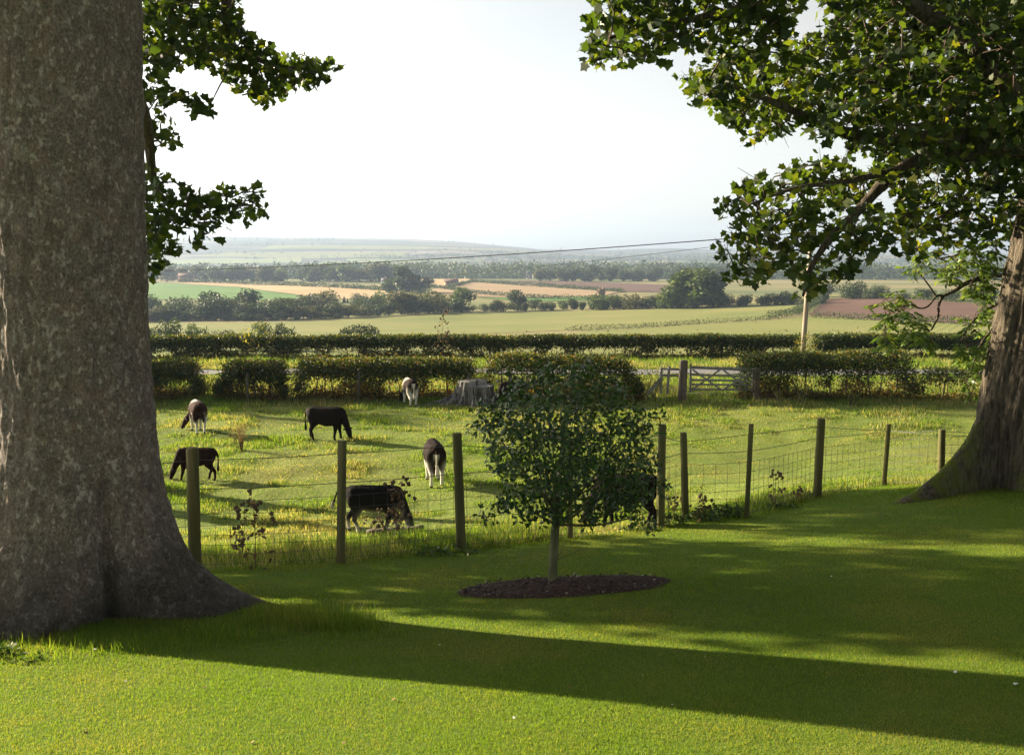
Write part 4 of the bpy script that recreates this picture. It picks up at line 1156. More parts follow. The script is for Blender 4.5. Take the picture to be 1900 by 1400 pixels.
def stump():
    b = hit(884, 752); Y = b[1] + .5; b = gp(hx(884, Y), Y); s = Y / 1850
    root = empty('tree_stump', b); tag(root, 'wide grey sawn tree stump with splayed roots in the paddock', 'stump')
    rng = np.random.default_rng(8); n = 180; rows = 26
    a = np.arange(n) / n * 2 * math.pi; H = 43 * s
    z = np.linspace(-.1, 1, rows); A, Z = np.meshgrid(a, z)
    r = .62 - .02 * Z
    for (ang, reach, hh_, w) in ((rad(182), 1.35, .28, .13), (rad(204), 1.0, .30, .12), (rad(228), .55, .26, .12), (rad(262), .42, .30, .12), (rad(292), .25, .25, .14), (rad(340), .3, .2, .3), (rad(160), .7, .2, .2), (rad(90), .5, .3, .5), (rad(20), .4, .2, .3)):
        da = (A - ang + math.pi) % (2 * math.pi) - math.pi
        r = r + reach * np.exp(-(da / w) ** 2) * np.exp(-np.maximum(Z, 0) / hh_)
    r = r + .12 * (fbm(np.cos(A) * 6, np.sin(A) * 6, Z * 1.0, 5, 4) - .5) + .03 * (fbm(np.cos(A) * 26, np.sin(A) * 26, Z * 1.0, 6, 2) - .5)
    cav = ((A - rad(278) + math.pi) % (2 * math.pi) - math.pi)
    r = r - .22 * np.exp(-(cav / .09) ** 2) * np.exp(-((Z - .58) / .2) ** 2)
    step = np.where((np.cos(A - rad(-30)) > .10), .80, 1.0)      # sawn in two levels
    Zh = np.where(Z > .9, Z * step, np.minimum(Z, .9) * step) * H
    V = np.stack([r * np.cos(A), r * np.sin(A), Zh], -1).reshape(-1, 3)
    q = [(i * n + j, i * n + (j + 1) % n, (i + 1) * n + (j + 1) % n, (i + 1) * n + j) for i in range(rows - 1) for j in range(n)]
    m, nt = new_mat('grey_stump'); v = noise(nt, objc(nt, (1, 1, .1)), 16, 5); c = ramp(nt, v, [(.34, (.035, .033, .032)), (.5, (.11, .106, .102)), (.68, (.25, .24, .23))])
    finish(nt, princ(nt, c, .92, .1, bump(nt, v, .9, .03)))
    g = Geo(); g.add(V, q); o = g.obj('trunk', m, root, True); es = o.modifiers.new('e', 'EDGE_SPLIT'); es.split_angle = rad(48)
    # sawn top
    g = Geo(); V = []; rt = r[-1]; zt = Zh[-1]
    for k, f in enumerate((1.0, .8, .55, .3, .08)):
        V.append(np.stack([rt * f * np.cos(a), rt * f * np.sin(a), zt + .012 * rng.normal(size=n) * (k > 0) + .002], -1))
    V = np.concatenate(V); q = [(i * n + j, i * n + (j + 1) % n, (i + 1) * n + (j + 1) % n, (i + 1) * n + j) for i in range(4) for j in range(n)]
    g.add(V, q); g.obj('sawn_top', solid_mat('sawn_top', [(.3, (.15, .14, .13)), (.7, (.28, .27, .25))], 8, .9, .1, .5, .02), root)
stump()

def log():
    b = hit(728, 996); e = empty('fallen_log', b); tag(e, 'dark fallen branch lying in grass in front of the black calf', 'log')
    g = Geo(); L = smooth_line([(-.42, .02, .06), (-.1, 0, .10), (.2, .02, .09), (.52, .06, .11)], 4); g.tube(L, np.linspace(.055, .075, len(L)) * (1 + .1 * R.normal(size=len(L))), 10); g.obj('stem', M['brown_wood'], e, True)
    g = Geo(); g.tube([(-.1, 0, .12), (-.16, -.1, .25), (-.2, -.12, .34)], [.022, .016, .01], 6); g.tube([(.25, 0, .12), (.3, -.08, .22)], [.018, .01], 6); g.obj('branch', M['brown_wood'], e, True)
log()

CABLE = solid_mat('cable_sheath', [(.3, (.012, .012, .013)), (.7, (.02, .02, .022))], 3, .8, .05)
def poles():
    m = solid_mat('pole_wood', [(.3, (.17, .14, .11)), (.7, (.34, .29, .23))], 6, .85, .2, .3, .01, (1, 1, .08))
    def pole(px, Y, top_px, top_py, r, label, group):
        b = gp(hx(px, Y), Y); t = at(top_px, top_py, Y); e = empty('utility_pole', b); tag(e, label, 'utility pole', group); d = t - b
        g = Geo(); g.tube([d * -.05, d * .3, d * .7, d], [r, r * .93, r * .84, r * .78], 12); g.obj('shaft', m, e, True)
        g = Geo(); c = d * .955; g.bar(c + (-.8, -.13, 0), c + (.8, -.13, 0), .09, .1); g.obj('crossarm', m, e)
        ins = []
        for x in (-.7, 0.0, .7):
            g = Geo(); p = c + np.array([x, -.13, .05]); g.tube([p, p + (0, 0, .05), p + (0, 0, .10), p + (0, 0, .15)], [.03, .05, .035, .02], 8); g.obj('insulator', M['grey_wood'], e); ins.append(b + p + (0, 0, .15))
        return ins
    A = pole(1491, 56.3, 1506, 428, .15, 'pale wooden pole rising behind the hedge into the right tree', 'overhead line poles')
    Bp = pole(140, 112, 140, 500, .15, 'utility pole far down the slope behind the left trunk', 'overhead line poles')
    for k, (sag, lab) in enumerate(((.55, 'dark overhead cable sloping down across the valley to the left'),)):
        a, c = A[k], Bp[k]; t = np.linspace(0, 1, 60)[:, None]; L = a + (c - a) * t; L[:, 2] -= (4 * sag * t * (1 - t))[:, 0]
        g = Geo(); g.tube(L, .030, 5); tag(link('overhead_cable', g.mesh('overhead_cable'), CABLE), lab, 'cable')
    c = at(300, 512, 260); a = A[2]; t = np.linspace(0, 1, 60)[:, None]; L = a + (c - a) * t; L[:, 2] -= (4 * 2.6 * t * (1 - t))[:, 0]
    g = Geo(); g.tube(L, .016, 5); tag(link('overhead_cable', g.mesh('overhead_cable'), CABLE), 'thinner second cable just below the dark overhead cable', 'cable')
    # two far poles on the tan field
    for (px, py, top, lab) in ((483, 530, 518, 'tiny far pole on the tan field, the left one of two'), (611, 538, 519, 'tiny far pole on the tan field with scrub at its foot')):
        b = hit(px, py); h = at(px, top, b[1])[2] - b[2]; e = empty('utility_pole', b); tag(e, lab, 'utility pole', 'far poles on the tan field')
        g = Geo(); g.tube([(0, 0, -.3), (0, 0, h)], [.26, .2], 8); g.obj('shaft', m, e)
        g = Geo(); g.bar((-1.1, -.25, h * .93), (1.1, -.25, h * .93), .2, .2); g.obj('crossarm', m, e)
poles()
# ================================================================== CALVES
def coat_mat():
    m, nt = new_mat('calf_coat')
    c = nd(nt, 'Attribute', {'attribute_name': 'Col'}).outputs['Color']
    n = noise(nt, objc(nt, (1, 1, .5)), 38, 4)
    c = mixc(nt, .35, c, mixc(nt, 1.0, c, ramp(nt, n, [(.3, (.55, .55, .55)), (.7, (1.4, 1.4, 1.4))]), 'MULTIPLY'))
    finish(nt, princ(nt, c, .8, .04, bump(nt, n, .25, .01)))
    return m
M['coat'] = coat_mat()
M['eye'] = solid_mat('eye', [(.3, (.01, .008, .006)), (.7, (.015, .012, .01))], 3, .15, .6, 0)

def ball_verts():
    bm = bmesh.new(); bmesh.ops.create_icosphere(bm, subdivisions=2, radius=1.0)
    V = np.array([v.co[:] for v in bm.verts]); T = np.array([[v.index for v in f.verts] for f in bm.faces]); bm.free(); return V, T
BV, BT = ball_verts()

def calf_body(spec, vox=.016):
    """spec: list of chains; chain = [(x,y,z, ry, rz)...]; all balls are fused into one skin"""
    Vs, Ts, n = [], [], 0
    for ch in spec:
        ch = np.array([(c + (c[3],))[:5] if len(c) == 4 else c for c in ch], float)
        for a, b in zip(ch[:-1], ch[1:]):
            L = np.linalg.norm(a[:3] - b[:3]); k = max(2, int(L / (min(a[3], b[3]) * .35)) + 1)
            for t in np.linspace(0, 1, k):
                p = a + (b - a) * t; r = (p[3] + p[4]) / 2
                Vs.append(BV * (r, p[3], p[4]) + p[:3]); Ts.append(BT + n); n += len(BV)
    me = mesh_np('tmp', np.concatenate(Vs), np.concatenate(Ts))
    o = bpy.data.objects.new('tmp', me); COL.objects.link(o)
    r = o.modifiers.new('r', 'REMESH'); r.mode = 'VOXEL'; r.voxel_size = vox; r.use_smooth_shade = True
    s = o.modifiers.new('s', 'SMOOTH'); s.iterations = 5; s.factor = .6
    dg = bpy.context.evaluated_depsgraph_get(); ev = o.evaluated_get(dg)
    out = bpy.data.meshes.new_from_object(ev); bpy.data.objects.remove(o); bpy.data.meshes.remove(me)
    out.polygons.foreach_set('use_smooth', np.ones(len(out.polygons), bool))
    return out

def calf_spec(head='graze', turn=0.0, step=0.0, tail='hang', fat=1.0, hd=0.0):
    """unit calf, 1.0 high at the withers, facing +x. turn swings head sideways (+y = its left)"""
    f = fat; K = .80
    S = [[(-.58, 0, .82, .14, .16), (-.48, 0, .77, .205 * f, .225), (-.26, 0, .72, .235 * f, .27), (0, 0, .695, .255 * f, .30), (.26, 0, .70, .235 * f, .295), (.46, 0, .74, .185 * f, .255), (.58, 0, .77, .13, .19)],
         [(-.62, 0, .93, .05, .05), (-.3, 0, .945, .06, .05), (.1, 0, .93, .06, .06), (.42, 0, .955, .06, .05)],
         [(-.55, .10, .86, .07, .09), (-.55, -.10, .86, .07, .09), ]]
    S = [[(q[0] * K, *q[1:]) for q in ch] for ch in S]
    # neck and head
    if head == 'graze':
        n0, n1 = np.array([.44, 0, .78]), np.array([.60, turn * .10, .52])
        pol = np.array([.68, turn * .22, .35 + hd]); muz = pol + np.array([.10 - .04 * abs(turn), turn * .14, -.28 - hd * .6])
    else:
        n0, n1 = np.array([.44, 0, .84]), np.array([.58, turn * .10, .88]); pol = np.array([.72, turn * .22, .96]); muz = pol + np.array([.24, turn * .12, -.16])
    S.append([(*n0, .14, .21), (*((n0 + n1) / 2), .115, .165), (*n1, .092, .125), (*pol, .082, .09)])
    S.append([(*pol, .100, .095), (*(pol + (muz - pol) * .35), .090, .09), (*(pol + (muz - pol) * .75), .064, .066), (*muz, .060, .054)])
    ax = norm(muz - pol); side = norm(np.cross(ax, (0, 0, 1)) if abs(ax[2]) < .99 else np.array([0, 1.0, 0]))
    up = np.cross(side, ax)
    if up[0] < 0 and head == 'graze': up = up
    for sg in (-1, 1):
        e0 = pol + side * sg * .08; e1 = e0 + side * sg * .13 + np.array([-.02, 0, .02]); S.append([(*e0, .022, .022), (*((e0 + e1) / 2), .034, .03), (*e1, .012, .012)])
    # legs
    NB = len(S)
    for sg, st in ((1, step), (-1, -step)):
        fx = .42 + st * .16
        S.append([(.44, sg * .115, .62, .095, .16), (.42 + st * .03, sg * .125, .46, .075, .095), (.42 + st * .08, sg * .12, .28, .050, .055), (fx, sg * .12, .14, .037, .04), (fx + .005, sg * .12, .07, .041, .04), (fx + .025, sg * .12, .022, .046, .028)])
        hx_ = -.56 - st * .20
        S.append([(-.48, sg * .12, .70, .12, .21), (-.44 - st * .03, sg * .14, .53, .098, .135), (-.54 - st * .09, sg * .13, .38, .058, .08), (-.61 - st * .14, sg * .125, .30, .045, .054), (hx_ - .01, sg * .125, .16, .037, .04), (hx_, sg * .125, .075, .042, .042), (hx_ + .025, sg * .125, .024, .047, .028)])
    for k in range(NB, len(S)): S[k] = [(q[0] * K, *q[1:]) for q in S[k]]
    if tail == 'hang': S.append([(-.56, 0, .90, .034, .034), (-.635, .01, .80, .026, .03), (-.65, .02, .60, .022, .024), (-.64, .02, .45, .026, .034), (-.635, .02, .34, .036, .055), (-.635, .02, .26, .016, .022)])
    else: S.append([(-.54, 0, .92, .034, .034), (-.66, .02, .94, .026, .026), (-.77, .03, .84, .022, .022), (-.83, .03, .68, .024, .028), (-.87, .03, .57, .036, .055), (-.89, .03, .47, .016, .022)])
    return S, pol, muz, side

def calf(label, px, py, hpx, yaw, base, white, seed, fat=1.0, group='calves grazing in the paddock', b=None, **kw):
    """px,py foot point in the photograph; hpx its height there"""
    rng = np.random.default_rng(seed)
    if b is None: b = hit(px, py)
    s = hpx / 1850 * b[1]
    S, pol, muz, side = calf_spec(fat=fat, **kw)
    me = calf_body(S)
    V = np.empty(len(me.vertices) * 3, np.float32); me.vertices.foreach_get('co', V); V = V.reshape(-1, 3).astype(float)
    x, y, z = V.T
    c = np.array(base)[None] * (1 + .35 * (fbm(x * 3, y * 3, z * 3, seed)[:, None] - .5))
    nz = fbm(x * 4.5 + seed, y * 4.5, z * 4.5, seed + 1, 3) - .5
    w = white(x, y, z, nz) if white else np.zeros(len(x))
    c = c * (1 - w[:, None]) + np.array([.60, .56, .50]) * w[:, None]
    hoof = (z < .05); c[hoof] = (.05, .04, .03)
    mz = np.linalg.norm(V - muz, axis=1) < .055; c[mz] = c[mz] * .4 + np.array([.12, .07, .06]) * .6
    a = me.color_attributes.new('Col', 'FLOAT_COLOR', 'POINT'); q = np.ones((len(V), 4), np.float32); q[:, :3] = c; a.data.foreach_set('color', q.ravel())
    me.vertices.foreach_set('co', (V * s).astype(np.float32).ravel()); me.update()
    root = empty('calf', b, yaw); tag(root, label, 'calf', group)
    link('body', me, M['coat'], root)
    for sg in (-1, 1):
        p = (pol + (muz - pol) * .33 + side * sg * .074) * s
        link('eye', mesh_np('eye', BV * .017 * s, BT, True), M['eye'], root, p)
    return root
DK = (.009, .006, .005); BR = (.022, .008, .006); BK = (.007, .006, .006)
st = lambda v: 1 / (1 + np.exp(-v * 28))
tl = lambda x, y, z, lo: st(-.585 - x) * (np.abs(y - .015) < .07) * (z < lo)
w_rear = lambda x, y, z, n: np.maximum.reduce([st(.40 - z + n * .3) * (x < .5), st(np.abs(y) - .15 + n * .2) * st(.56 - z + n * .2) * (x < -.2), tl(x, y, z, .78), st(.5 - z) * (x > .2) * (x < .5)])
w_rear2 = lambda x, y, z, n: np.maximum.reduce([st(.42 - z + n * .4) * (x < .5), st(z - .92) * st(x - .1 + n * .4), st(y - .19 + n * .3) * st(x - .12) * st(z - .55), tl(x, y, z, .86), st(.09 - np.abs(np.abs(y) - .13)) * st(.62 - z + n * .2) * (x < -.3)])
w_belly = lambda x, y, z, n: np.maximum.reduce([st(.20 - z + n * .3) * (x < .5) * .8, st(.50 - z) * st(.24 - np.abs(x + .08)) * st(.17 - np.abs(y)), st(.60 - z) * st(-.84 - x), st(.13 - z + n * .1) * st(x - .70), st(.035 - np.abs(x - .66 - n * .1)) * st(.3 - z) * .9, st(.05 - np.abs(x - .52 + n * .2)) * st(.56 - z) * st(z - .4)])
w_sock = lambda x, y, z, n: np.maximum.reduce([st(.36 - z + n * .3) * (x < .5), st(np.abs(y) - .13) * st(.62 - z + n * .5) * (x < -.2) * st(n + .1), st(z - .96 + n * .1) * st(x - .0)])
calf('black grazing calf with white tail tip and belly patch nearest the fence', 696, 988, 93, rad(-2), BK, w_belly, 1, 1.06, step=.75, tail='swish', turn=-.15)
calf('dark brown calf grazing to the left, partly behind the fence post', 366, 891, 63, rad(182), (.018, .008, .006), None, 2, .9, step=.7)
calf('solid black calf side on with head down, left of centre', 606, 816, 64, rad(-8), DK, None, 3, 1.08, step=.45, turn=-.3)
calf('brown and white calf seen from behind in the far left shade', 368, 802, 60, rad(117), BR, w_sock, 4, 1.1, step=.35, turn=1.0)
calf('dark calf with white legs and tail seen from behind by the fence', 806, 896, 82, rad(101), (.012, .007, .006), w_rear, 5, 1.05, step=.35, turn=-.3)
calf('black and white calf seen from behind in front of the near hedge', 761, 751, 50, rad(110), (.014, .008, .007), w_rear2, 6, 1.05, step=.5, turn=.5)
calf('dark brown calf standing beside the grey stump half hidden by holly', 952, 752, 46, rad(205), (.016, .008, .006), None, 7, 1.08, step=.3)
calf('large dark calf hidden behind the right side of the holly', 1163, 977, 104, rad(168), (.013, .009, .008), None, 8, 1.12, step=.4)
# ================================================================== VALLEY TREES
TG = [(0, (.016, .030, .010)), (.5, (.030, .048, .014)), (1, (.06, .08, .022))]
M['tree_dark'] = leaf_mat('valley_tree', TG, .25, (1.5, 1.5, .6), .6, .2, .05, .3)
M['tree_light'] = leaf_mat('valley_tree_light', [(0, (.036, .065, .015)), (.5, (.065, .10, .022)), (1, (.11, .14, .04))], .25, (1.5, 1.5, .6), .6, .2, .05, .3)
M['tree_olive'] = leaf_mat('valley_tree_olive', [(0, (.032, .038, .012)), (.5, (.058, .062, .02)), (1, (.10, .10, .035))], .25, (1.5, 1.5, .6), .6, .2, .05, .3)
def tree_proto(seed, kind):
    """crown and trunk meshes of a tree 1 high"""
    rng = np.random.default_rng(seed); lob = []
    if kind == 'round':
        lob = [(0, 0, .50, .33, .46)] + [(math.cos(a) * .26, math.sin(a) * .26, rng.uniform(.2, .74), rng.uniform(.16, .27), rng.uniform(.15, .25)) for a in rng.uniform(0, 6.28, 9)]
    elif kind == 'bush':
        lob = [(rng.uniform(-.5, .5), rng.uniform(-.4, .4), rng.uniform(.3, .62), rng.uniform(.25, .4), rng.uniform(.25, .36)) for _ in range(9)]
    elif kind == 'tall':
        lob = [(rng.normal() * .07, rng.normal() * .07, z, .17 + .06 * math.sin(z * 3), .16) for z in np.linspace(.22, .86, 8)]
    elif kind == 'cone':
        lob = [(rng.normal() * .02, rng.normal() * .02, z, .23 * (1.02 - z) + .03, .09) for z in np.linspace(.15, .95, 10)]
    n = 1700; P = []
    w = np.array([l[3] ** 2 for l in lob]); w /= w.sum()
    for l, k in zip(lob, (w * n).astype(int)): P.append(blob(l[:3], (l[3], l[3], l[4]), k, rng, 1.2))
    P = np.concatenate(P); P[:, 2] = np.where(P[:, 2] < .02, rng.uniform(.02, .2, len(P)), P[:, 2]); P[:, 2] *= 1 / np.percentile(P[:, 2], 99.5)
    me = leaf_mesh('crown', P, rng.uniform(.06, .12, len(P)), T_DIA, .4, norm(P - (0, 0, .5)) * .8, rng=rng)
    g = Geo(); g.tube([(0, 0, -.05), (.01, 0, .3), (0, .01, .7)], [.035, .026, .01], 6)
    return me, g.mesh('trunk', True)
PROT = {}
for k, (kind, c) in enumerate([('round', 5), ('bush', 5), ('tall', 3), ('cone', 2)]):
    PROT[kind] = [tree_proto(200 + k * 10 + j, kind) for j in range(c)]
for m_ in ('tree_dark',):
    for v in PROT.values():
        for a, b in v: a.materials.append(M['tree_dark']); b.materials.append(M['hedge_stem'])
def vtree(x, y, h, w, kind, mat, label, group, rng, cat='tree'):
    me, tr = PROT[kind][int(rng.integers(len(PROT[kind])))]
    nm = {'round': 'broadleaf_tree', 'bush': 'bush', 'tall': 'tall_tree', 'cone': 'conifer_tree'}[kind]
    root = empty(nm, gp(x, y, -.02 * h), rng.random() * 6.28); tag(root, label, 'bush' if kind == 'bush' else cat, group); root.scale = (w, w, h)
    o = link('crown', me, None, root); o.material_slots[0].link = 'OBJECT'; o.material_slots[0].material = M[mat]
    link('trunk', tr, None, root)
    return root

def belt():
    rng = np.random.default_rng(301)
    adj = {'tree_dark': 'dark green', 'tree_light': 'fresh green', 'tree_olive': 'olive green'}
    def row(base, top, x0, x1, step, kinds, group, where, mats=('tree_dark', 'tree_olive', 'tree_light'), wk=1.0, dy=10):
        k = 0; px = x0
        while px < x1:
            py = np.interp(px, [b[0] for b in base], [b[1] for b in base]); tp = np.interp(px, [b[0] for b in top], [b[1] for b in top])
            b = hit(px, py + rng.uniform(-1, 1)); b[1] += rng.uniform(-dy, dy) * .5
            h = max(1.5, (py - tp) / 1850 * b[1] * rng.choice([.7, .85, .95, 1.05, 1.2, 1.45]) * rng.uniform(.85, 1.1)); kind = kinds[int(rng.integers(len(kinds)))]; mt = mats[int(rng.integers(len(mats)))]
            w = h * rng.uniform(1.0, 1.5) * wk if kind != 'tall' else h * .9
            vtree(b[0], b[1], h, w, kind, mt, f'{adj[mt]} {kind if kind != "cone" else "pointed"} {"" if kind == "bush" else "tree "}{where}', group, rng)
            px += step * rng.uniform(.7, 1.3); k += 1
    A = 'scrub trees along the near side of the valley field'
    row([(180, 597), (560, 592), (790, 582)], [(180, 566), (560, 564), (790, 556)], 175, 800, 17, ['bush', 'bush', 'round'], A, 'in the scrub belt under the bright green field', ('tree_dark', 'tree_dark', 'tree_olive'))
    row([(180, 596), (480, 594), (640, 590)], [(180, 580), (560, 580), (640, 580)], 178, 640, 12, ['bush'], A, 'at the foot of the scrub belt below the bright green field', ('tree_dark', 'tree_olive', 'tree_olive'))
    row([(180, 590), (560, 583), (800, 577)], [(180, 556), (560, 553), (790, 549)], 180, 800, 24, ['bush', 'round'], A, 'at the back of the scrub belt under the bright green field', ('tree_olive', 'tree_dark', 'tree_light'))
    row([(790, 580), (1230, 572)], [(790, 556), (900, 560), (1230, 552)], 795, 1240, 17, ['bush', 'round'], A, 'in the belt along the top of the pale field', ('tree_dark', 'tree_olive', 'tree_dark', 'tree_light'))
    row([(570, 560), (800, 568)], [(570, 548), (800, 554)], 575, 790, 11, ['cone', 'cone', 'bush'], 'young conifers at the edge of the tan field', 'along the lower edge of the tan field', ('tree_dark',), .8, 6)
    B = 'trees right of the middle of the valley'
    row([(1230, 571), (1510, 564)], [(1230, 548), (1510, 546)], 1215, 1520, 17, ['bush', 'round'], B, 'in the dark belt behind the pale field at right', ('tree_dark', 'tree_dark', 'tree_olive'))
    row([(1500, 552), (1900, 560)], [(1500, 532), (1900, 540)], 1540, 1900, 40, ['round', 'bush'], B, 'on the skyline of the ploughed hill', ('tree_dark',))
    def one(px, py, top, wpx, kind, mt, lab, group=None):
        b = hit(px, py); h = 1.12 * (py - top) / 1850 * b[1]; vtree(b[0], b[1], h, wpx / 1850 * b[1] / (.75 if kind in ('round',) else 1.2 if kind == 'bush' else .46), kind, mt, lab, group, rng)
    one(388, 590, 546, 34, 'round', 'tree_dark', 'dark rounded tree rising out of the left scrub belt', A)
    one(855, 579, 538, 46, 'round', 'tree_light', 'bright green round tree in the middle of the belt', A)
    one(806, 578, 545, 34, 'round', 'tree_light', 'light tree just left of the bright green round tree', A)
    one(960, 577, 542, 30, 'round', 'tree_dark', 'upright dark tree near the middle of the belt', A)
    one(1110, 575, 548, 34, 'round', 'tree_light', 'pale rounded tree right of the middle of the belt', A)
    one(1262, 572, 508, 44, 'tall', 'tree_light', 'tallest poplar like tree left of a matching one', B)
    one(1292, 572, 508, 50, 'tall', 'tree_light', 'broad tall tree among the two tallest at right', B)
    one(1322, 571, 514, 40, 'tall', 'tree_dark', 'dark tall tree at the right of the two tallest', B)
    one(1250, 573, 535, 50, 'round', 'tree_light', 'round willow like tree at the foot of the tallest trees', B)
    one(1580, 553, 539, 28, 'round', 'tree_light', 'round green tree on the brow left of the ploughed hill', B)
    one(756, 543, 500, 34, 'tall', 'tree_dark', 'dark pointed tree beside the white farmhouse', B)
    one(785, 543, 518, 32, 'round', 'tree_dark', 'round dark tree right of the white farmhouse', B)
    one(722, 544, 520, 26, 'round', 'tree_dark', 'round dark tree left of the white farmhouse', B)
    # nearer bushes just beyond the far hedge
    C = 'bushes on the slope just beyond the far hedge'
    for (px, py, top, w, mt, lab) in ((312, 628, 593, 40, 'tree_dark', 'dark round bush beyond the far hedge nearest the left trunk'), (362, 629, 600, 34, 'tree_light', 'light bush beyond the far hedge second from the left trunk'), (482, 629, 597, 34, 'tree_light', 'light bush beyond the far hedge with bright shoots before it'), (524, 629, 600, 36, 'tree_dark', 'dark bush beyond the far hedge right of the bright shoots'),
                                      (640, 629, 604, 36, 'tree_dark', 'left dark bush of the pair beyond the middle of the far hedge'), (676, 629, 602, 40, 'tree_dark', 'right dark bush of the pair beyond the middle of the far hedge'), (426, 630, 612, 52, 'tree_olive', 'low olive scrub between the bushes beyond the far hedge'), (276, 629, 608, 30, 'tree_dark', 'low dark bush half behind the left trunk beyond the far hedge')):
        Y = 150.0; x = hx(px, Y); zb = float(G(x, Y)); h = at(px, top, Y)[2] - zb
        vtree(x, Y, h, w / 1850 * Y / 1.1, 'bush', mt, lab, C, rng)
    # woodland edge trees, one by one
    D = 'tall trees of the old wood beyond the tan field'
    for (x0, x1, bs, tp, st_) in ((270, 720, 527, 500, 15), (560, 735, 530, 498, 13), (1000, 1330, 522, 496, 19)):
        px = x0
        while px < x1:
            py = bs + rng.uniform(-1, 1); b = hit(px, py); Y = max(b[1], 900); b = gp(hx(px, Y + rng.uniform(-40, 40)), Y + rng.uniform(-40, 40)); h = (py - tp) / 1850 * Y * rng.uniform(.7, 1.1)
            mt = ('tree_dark', 'tree_dark', 'tree_olive', 'tree_light')[int(rng.integers(4))]
            vtree(b[0], b[1], h, h * rng.uniform(1.0, 1.5), 'round', mt, f'{adj[mt]} rounded tree at the edge of the distant wood', D, rng); px += st_ * rng.uniform(.7, 1.3)
belt()

def hedge_lines():
    rng = np.random.default_rng(401)
    def line(px, h, label, leaf=.35, dens=10, w=1.2):
        P = np.array([hit(*p)[:2] for p in px]); seg = np.linalg.norm(np.diff(P, axis=0), axis=1); cum = np.concatenate([[0], np.cumsum(seg)]); L = cum[-1]
        n = int(L * dens * h); s = rng.random(n) * L; x = np.interp(s, cum, P[:, 0]) + rng.normal(size=n) * w * .35; y = np.interp(s, cum, P[:, 1]) + rng.normal(size=n) * w * .35
        z = G(x, y) + rng.random(n) * h * (.7 + .5 * fbm(s * .12, s * 0, 0, 7))
        o = link('field_hedge', leaf_mesh('field_hedge', np.stack([x, y, z], -1), rng.uniform(.6, 1.3, n) * leaf, T_DIA, .4, rng=rng), M['tree_dark']); tag(o, label, 'hedge', 'distant field hedges')
    line([(1050, 615), (1150, 611), (1290, 602), (1428, 593)], 1.5, 'dark hedge line across the pale field below the belt', .3, 26)
    line([(1428, 593), (1470, 585), (1500, 572), (1530, 555)], 2.2, 'bushy double hedge climbing the left edge of the ploughed hill', .4, 22, 3.0)
    line([(1500, 589), (1560, 592), (1700, 598), (1860, 606)], 2.0, 'ragged hedge along the foot of the ploughed hill', .4, 18, 2.0)
    line([(1560, 553), (1660, 555), (1800, 562), (1890, 572)], 1.6, 'thin dark hedge along the crest of the ploughed hill', .4, 14)
    line([(830, 536), (880, 523.5), (1000, 530), (1155, 542)], 2.6, 'dark hedge between the tan stubble and the purple field', .8, 6, 2)
    line([(800, 533), (900, 547), (1000, 555), (1150, 557)], 2.6, 'dark hedge along the lower side of the tan stubble', .8, 6, 2)
    line([(330, 524), (420, 526), (620, 534), (800, 546)], 3.2, 'dark hedge along the top of the long tan field', 1.0, 5, 2)
    line([(880, 524), (960, 530), (1160, 543)], 2.0, 'second dark hedge beside the purple field', .8, 5, 2)
hedge_lines()

def woods():
    rng = np.random.default_rng(501)
    def wood(n, x0, x1, Y0, Y1, h, label, mask=None, size=(1.6, 3.2), per=46, mat='tree_dark'):
        Pn, S = [], []
        for _ in range(n):
            Y = rng.uniform(Y0, Y1); px = rng.uniform(x0, x1); x = hx(px, Y)
            if mask and not mask(x, Y): continue
            hh_ = h * rng.uniform(.65, 1.2); r = hh_ * rng.uniform(.4, .6); g = float(G(x, Y))
            p = blob((x, Y, g + hh_ * .5), (r, r, hh_ * .5), per, rng, 1.5); Pn.append(p); S.append(rng.uniform(*size, per) * h / 14)
        P = np.concatenate(Pn); S = np.concatenate(S)
        tone = fbm(P[:, 0] / 60, P[:, 1] / 60, 0, 77)
        o = link('distant_wood', leaf_mesh('distant_wood', P, S, T_DIA, .5, rnd=np.clip(rng.random(len(P)) * .6 + (tone - .5) * 1.4 + .2, 0, 1), rng=rng), M[mat]); tag(o, label, 'wood', kind='stuff')
    wood(1500, 520, 1400, 1080, 1750, 18, 'hazy blue green wood filling the middle of the valley')
    wood(900, 150, 800, 1080, 1700, 17, 'hazy wood behind the tan field at left')
    wood(800, 1230, 1960, 950, 1600, 16, 'hazy wood beyond the ploughed hill at right')
    nm = lambda x, Y: fbm(x / 600, Y / 90, 0, 83, 3) > .50
    wood(3200, 150, 1960, 1700, 2700, 15, 'scattered far woods and hedgerow trees on the lower hills', nm, (2.2, 4.2), 26)
    nm2 = lambda x, Y: fbm(x / 900, Y / 120, 0, 85, 3) > .60
    wood(2600, 150, 1960, 2600, 4300, 11, 'faint far woods on the hazy hills', nm2, (3, 6), 16)
woods()
# far pale fields on the hills
rngf = np.random.default_rng(5)
FFL = ['tan', 'straw coloured', 'pale green', 'brownish']
for k in range(26):
    Y = rngf.uniform(1750, 3300); px = rngf.uniform(230, 1950); x = hx(px, Y); w = rngf.uniform(90, 260) * Y / 2500; d = rngf.uniform(40, 110) * Y / 2500; a = rngf.normal() * .25
    c = np.array([(-w, -d), (w * rngf.uniform(.7, 1.1), -d * rngf.uniform(.6, 1.2)), (w, d), (-w * rngf.uniform(.7, 1.1), d * rngf.uniform(.7, 1.2))]) @ np.array([[math.cos(a), math.sin(a)], [-math.sin(a), math.cos(a)]])
    t = int(rngf.integers(4)); ground_patch('field', c + (x, Y), M[('stubble', 'stubble', 'far_green', 'pale_field')[t]], 1.2, 'far pale field on the hazy hills', (45, 45))

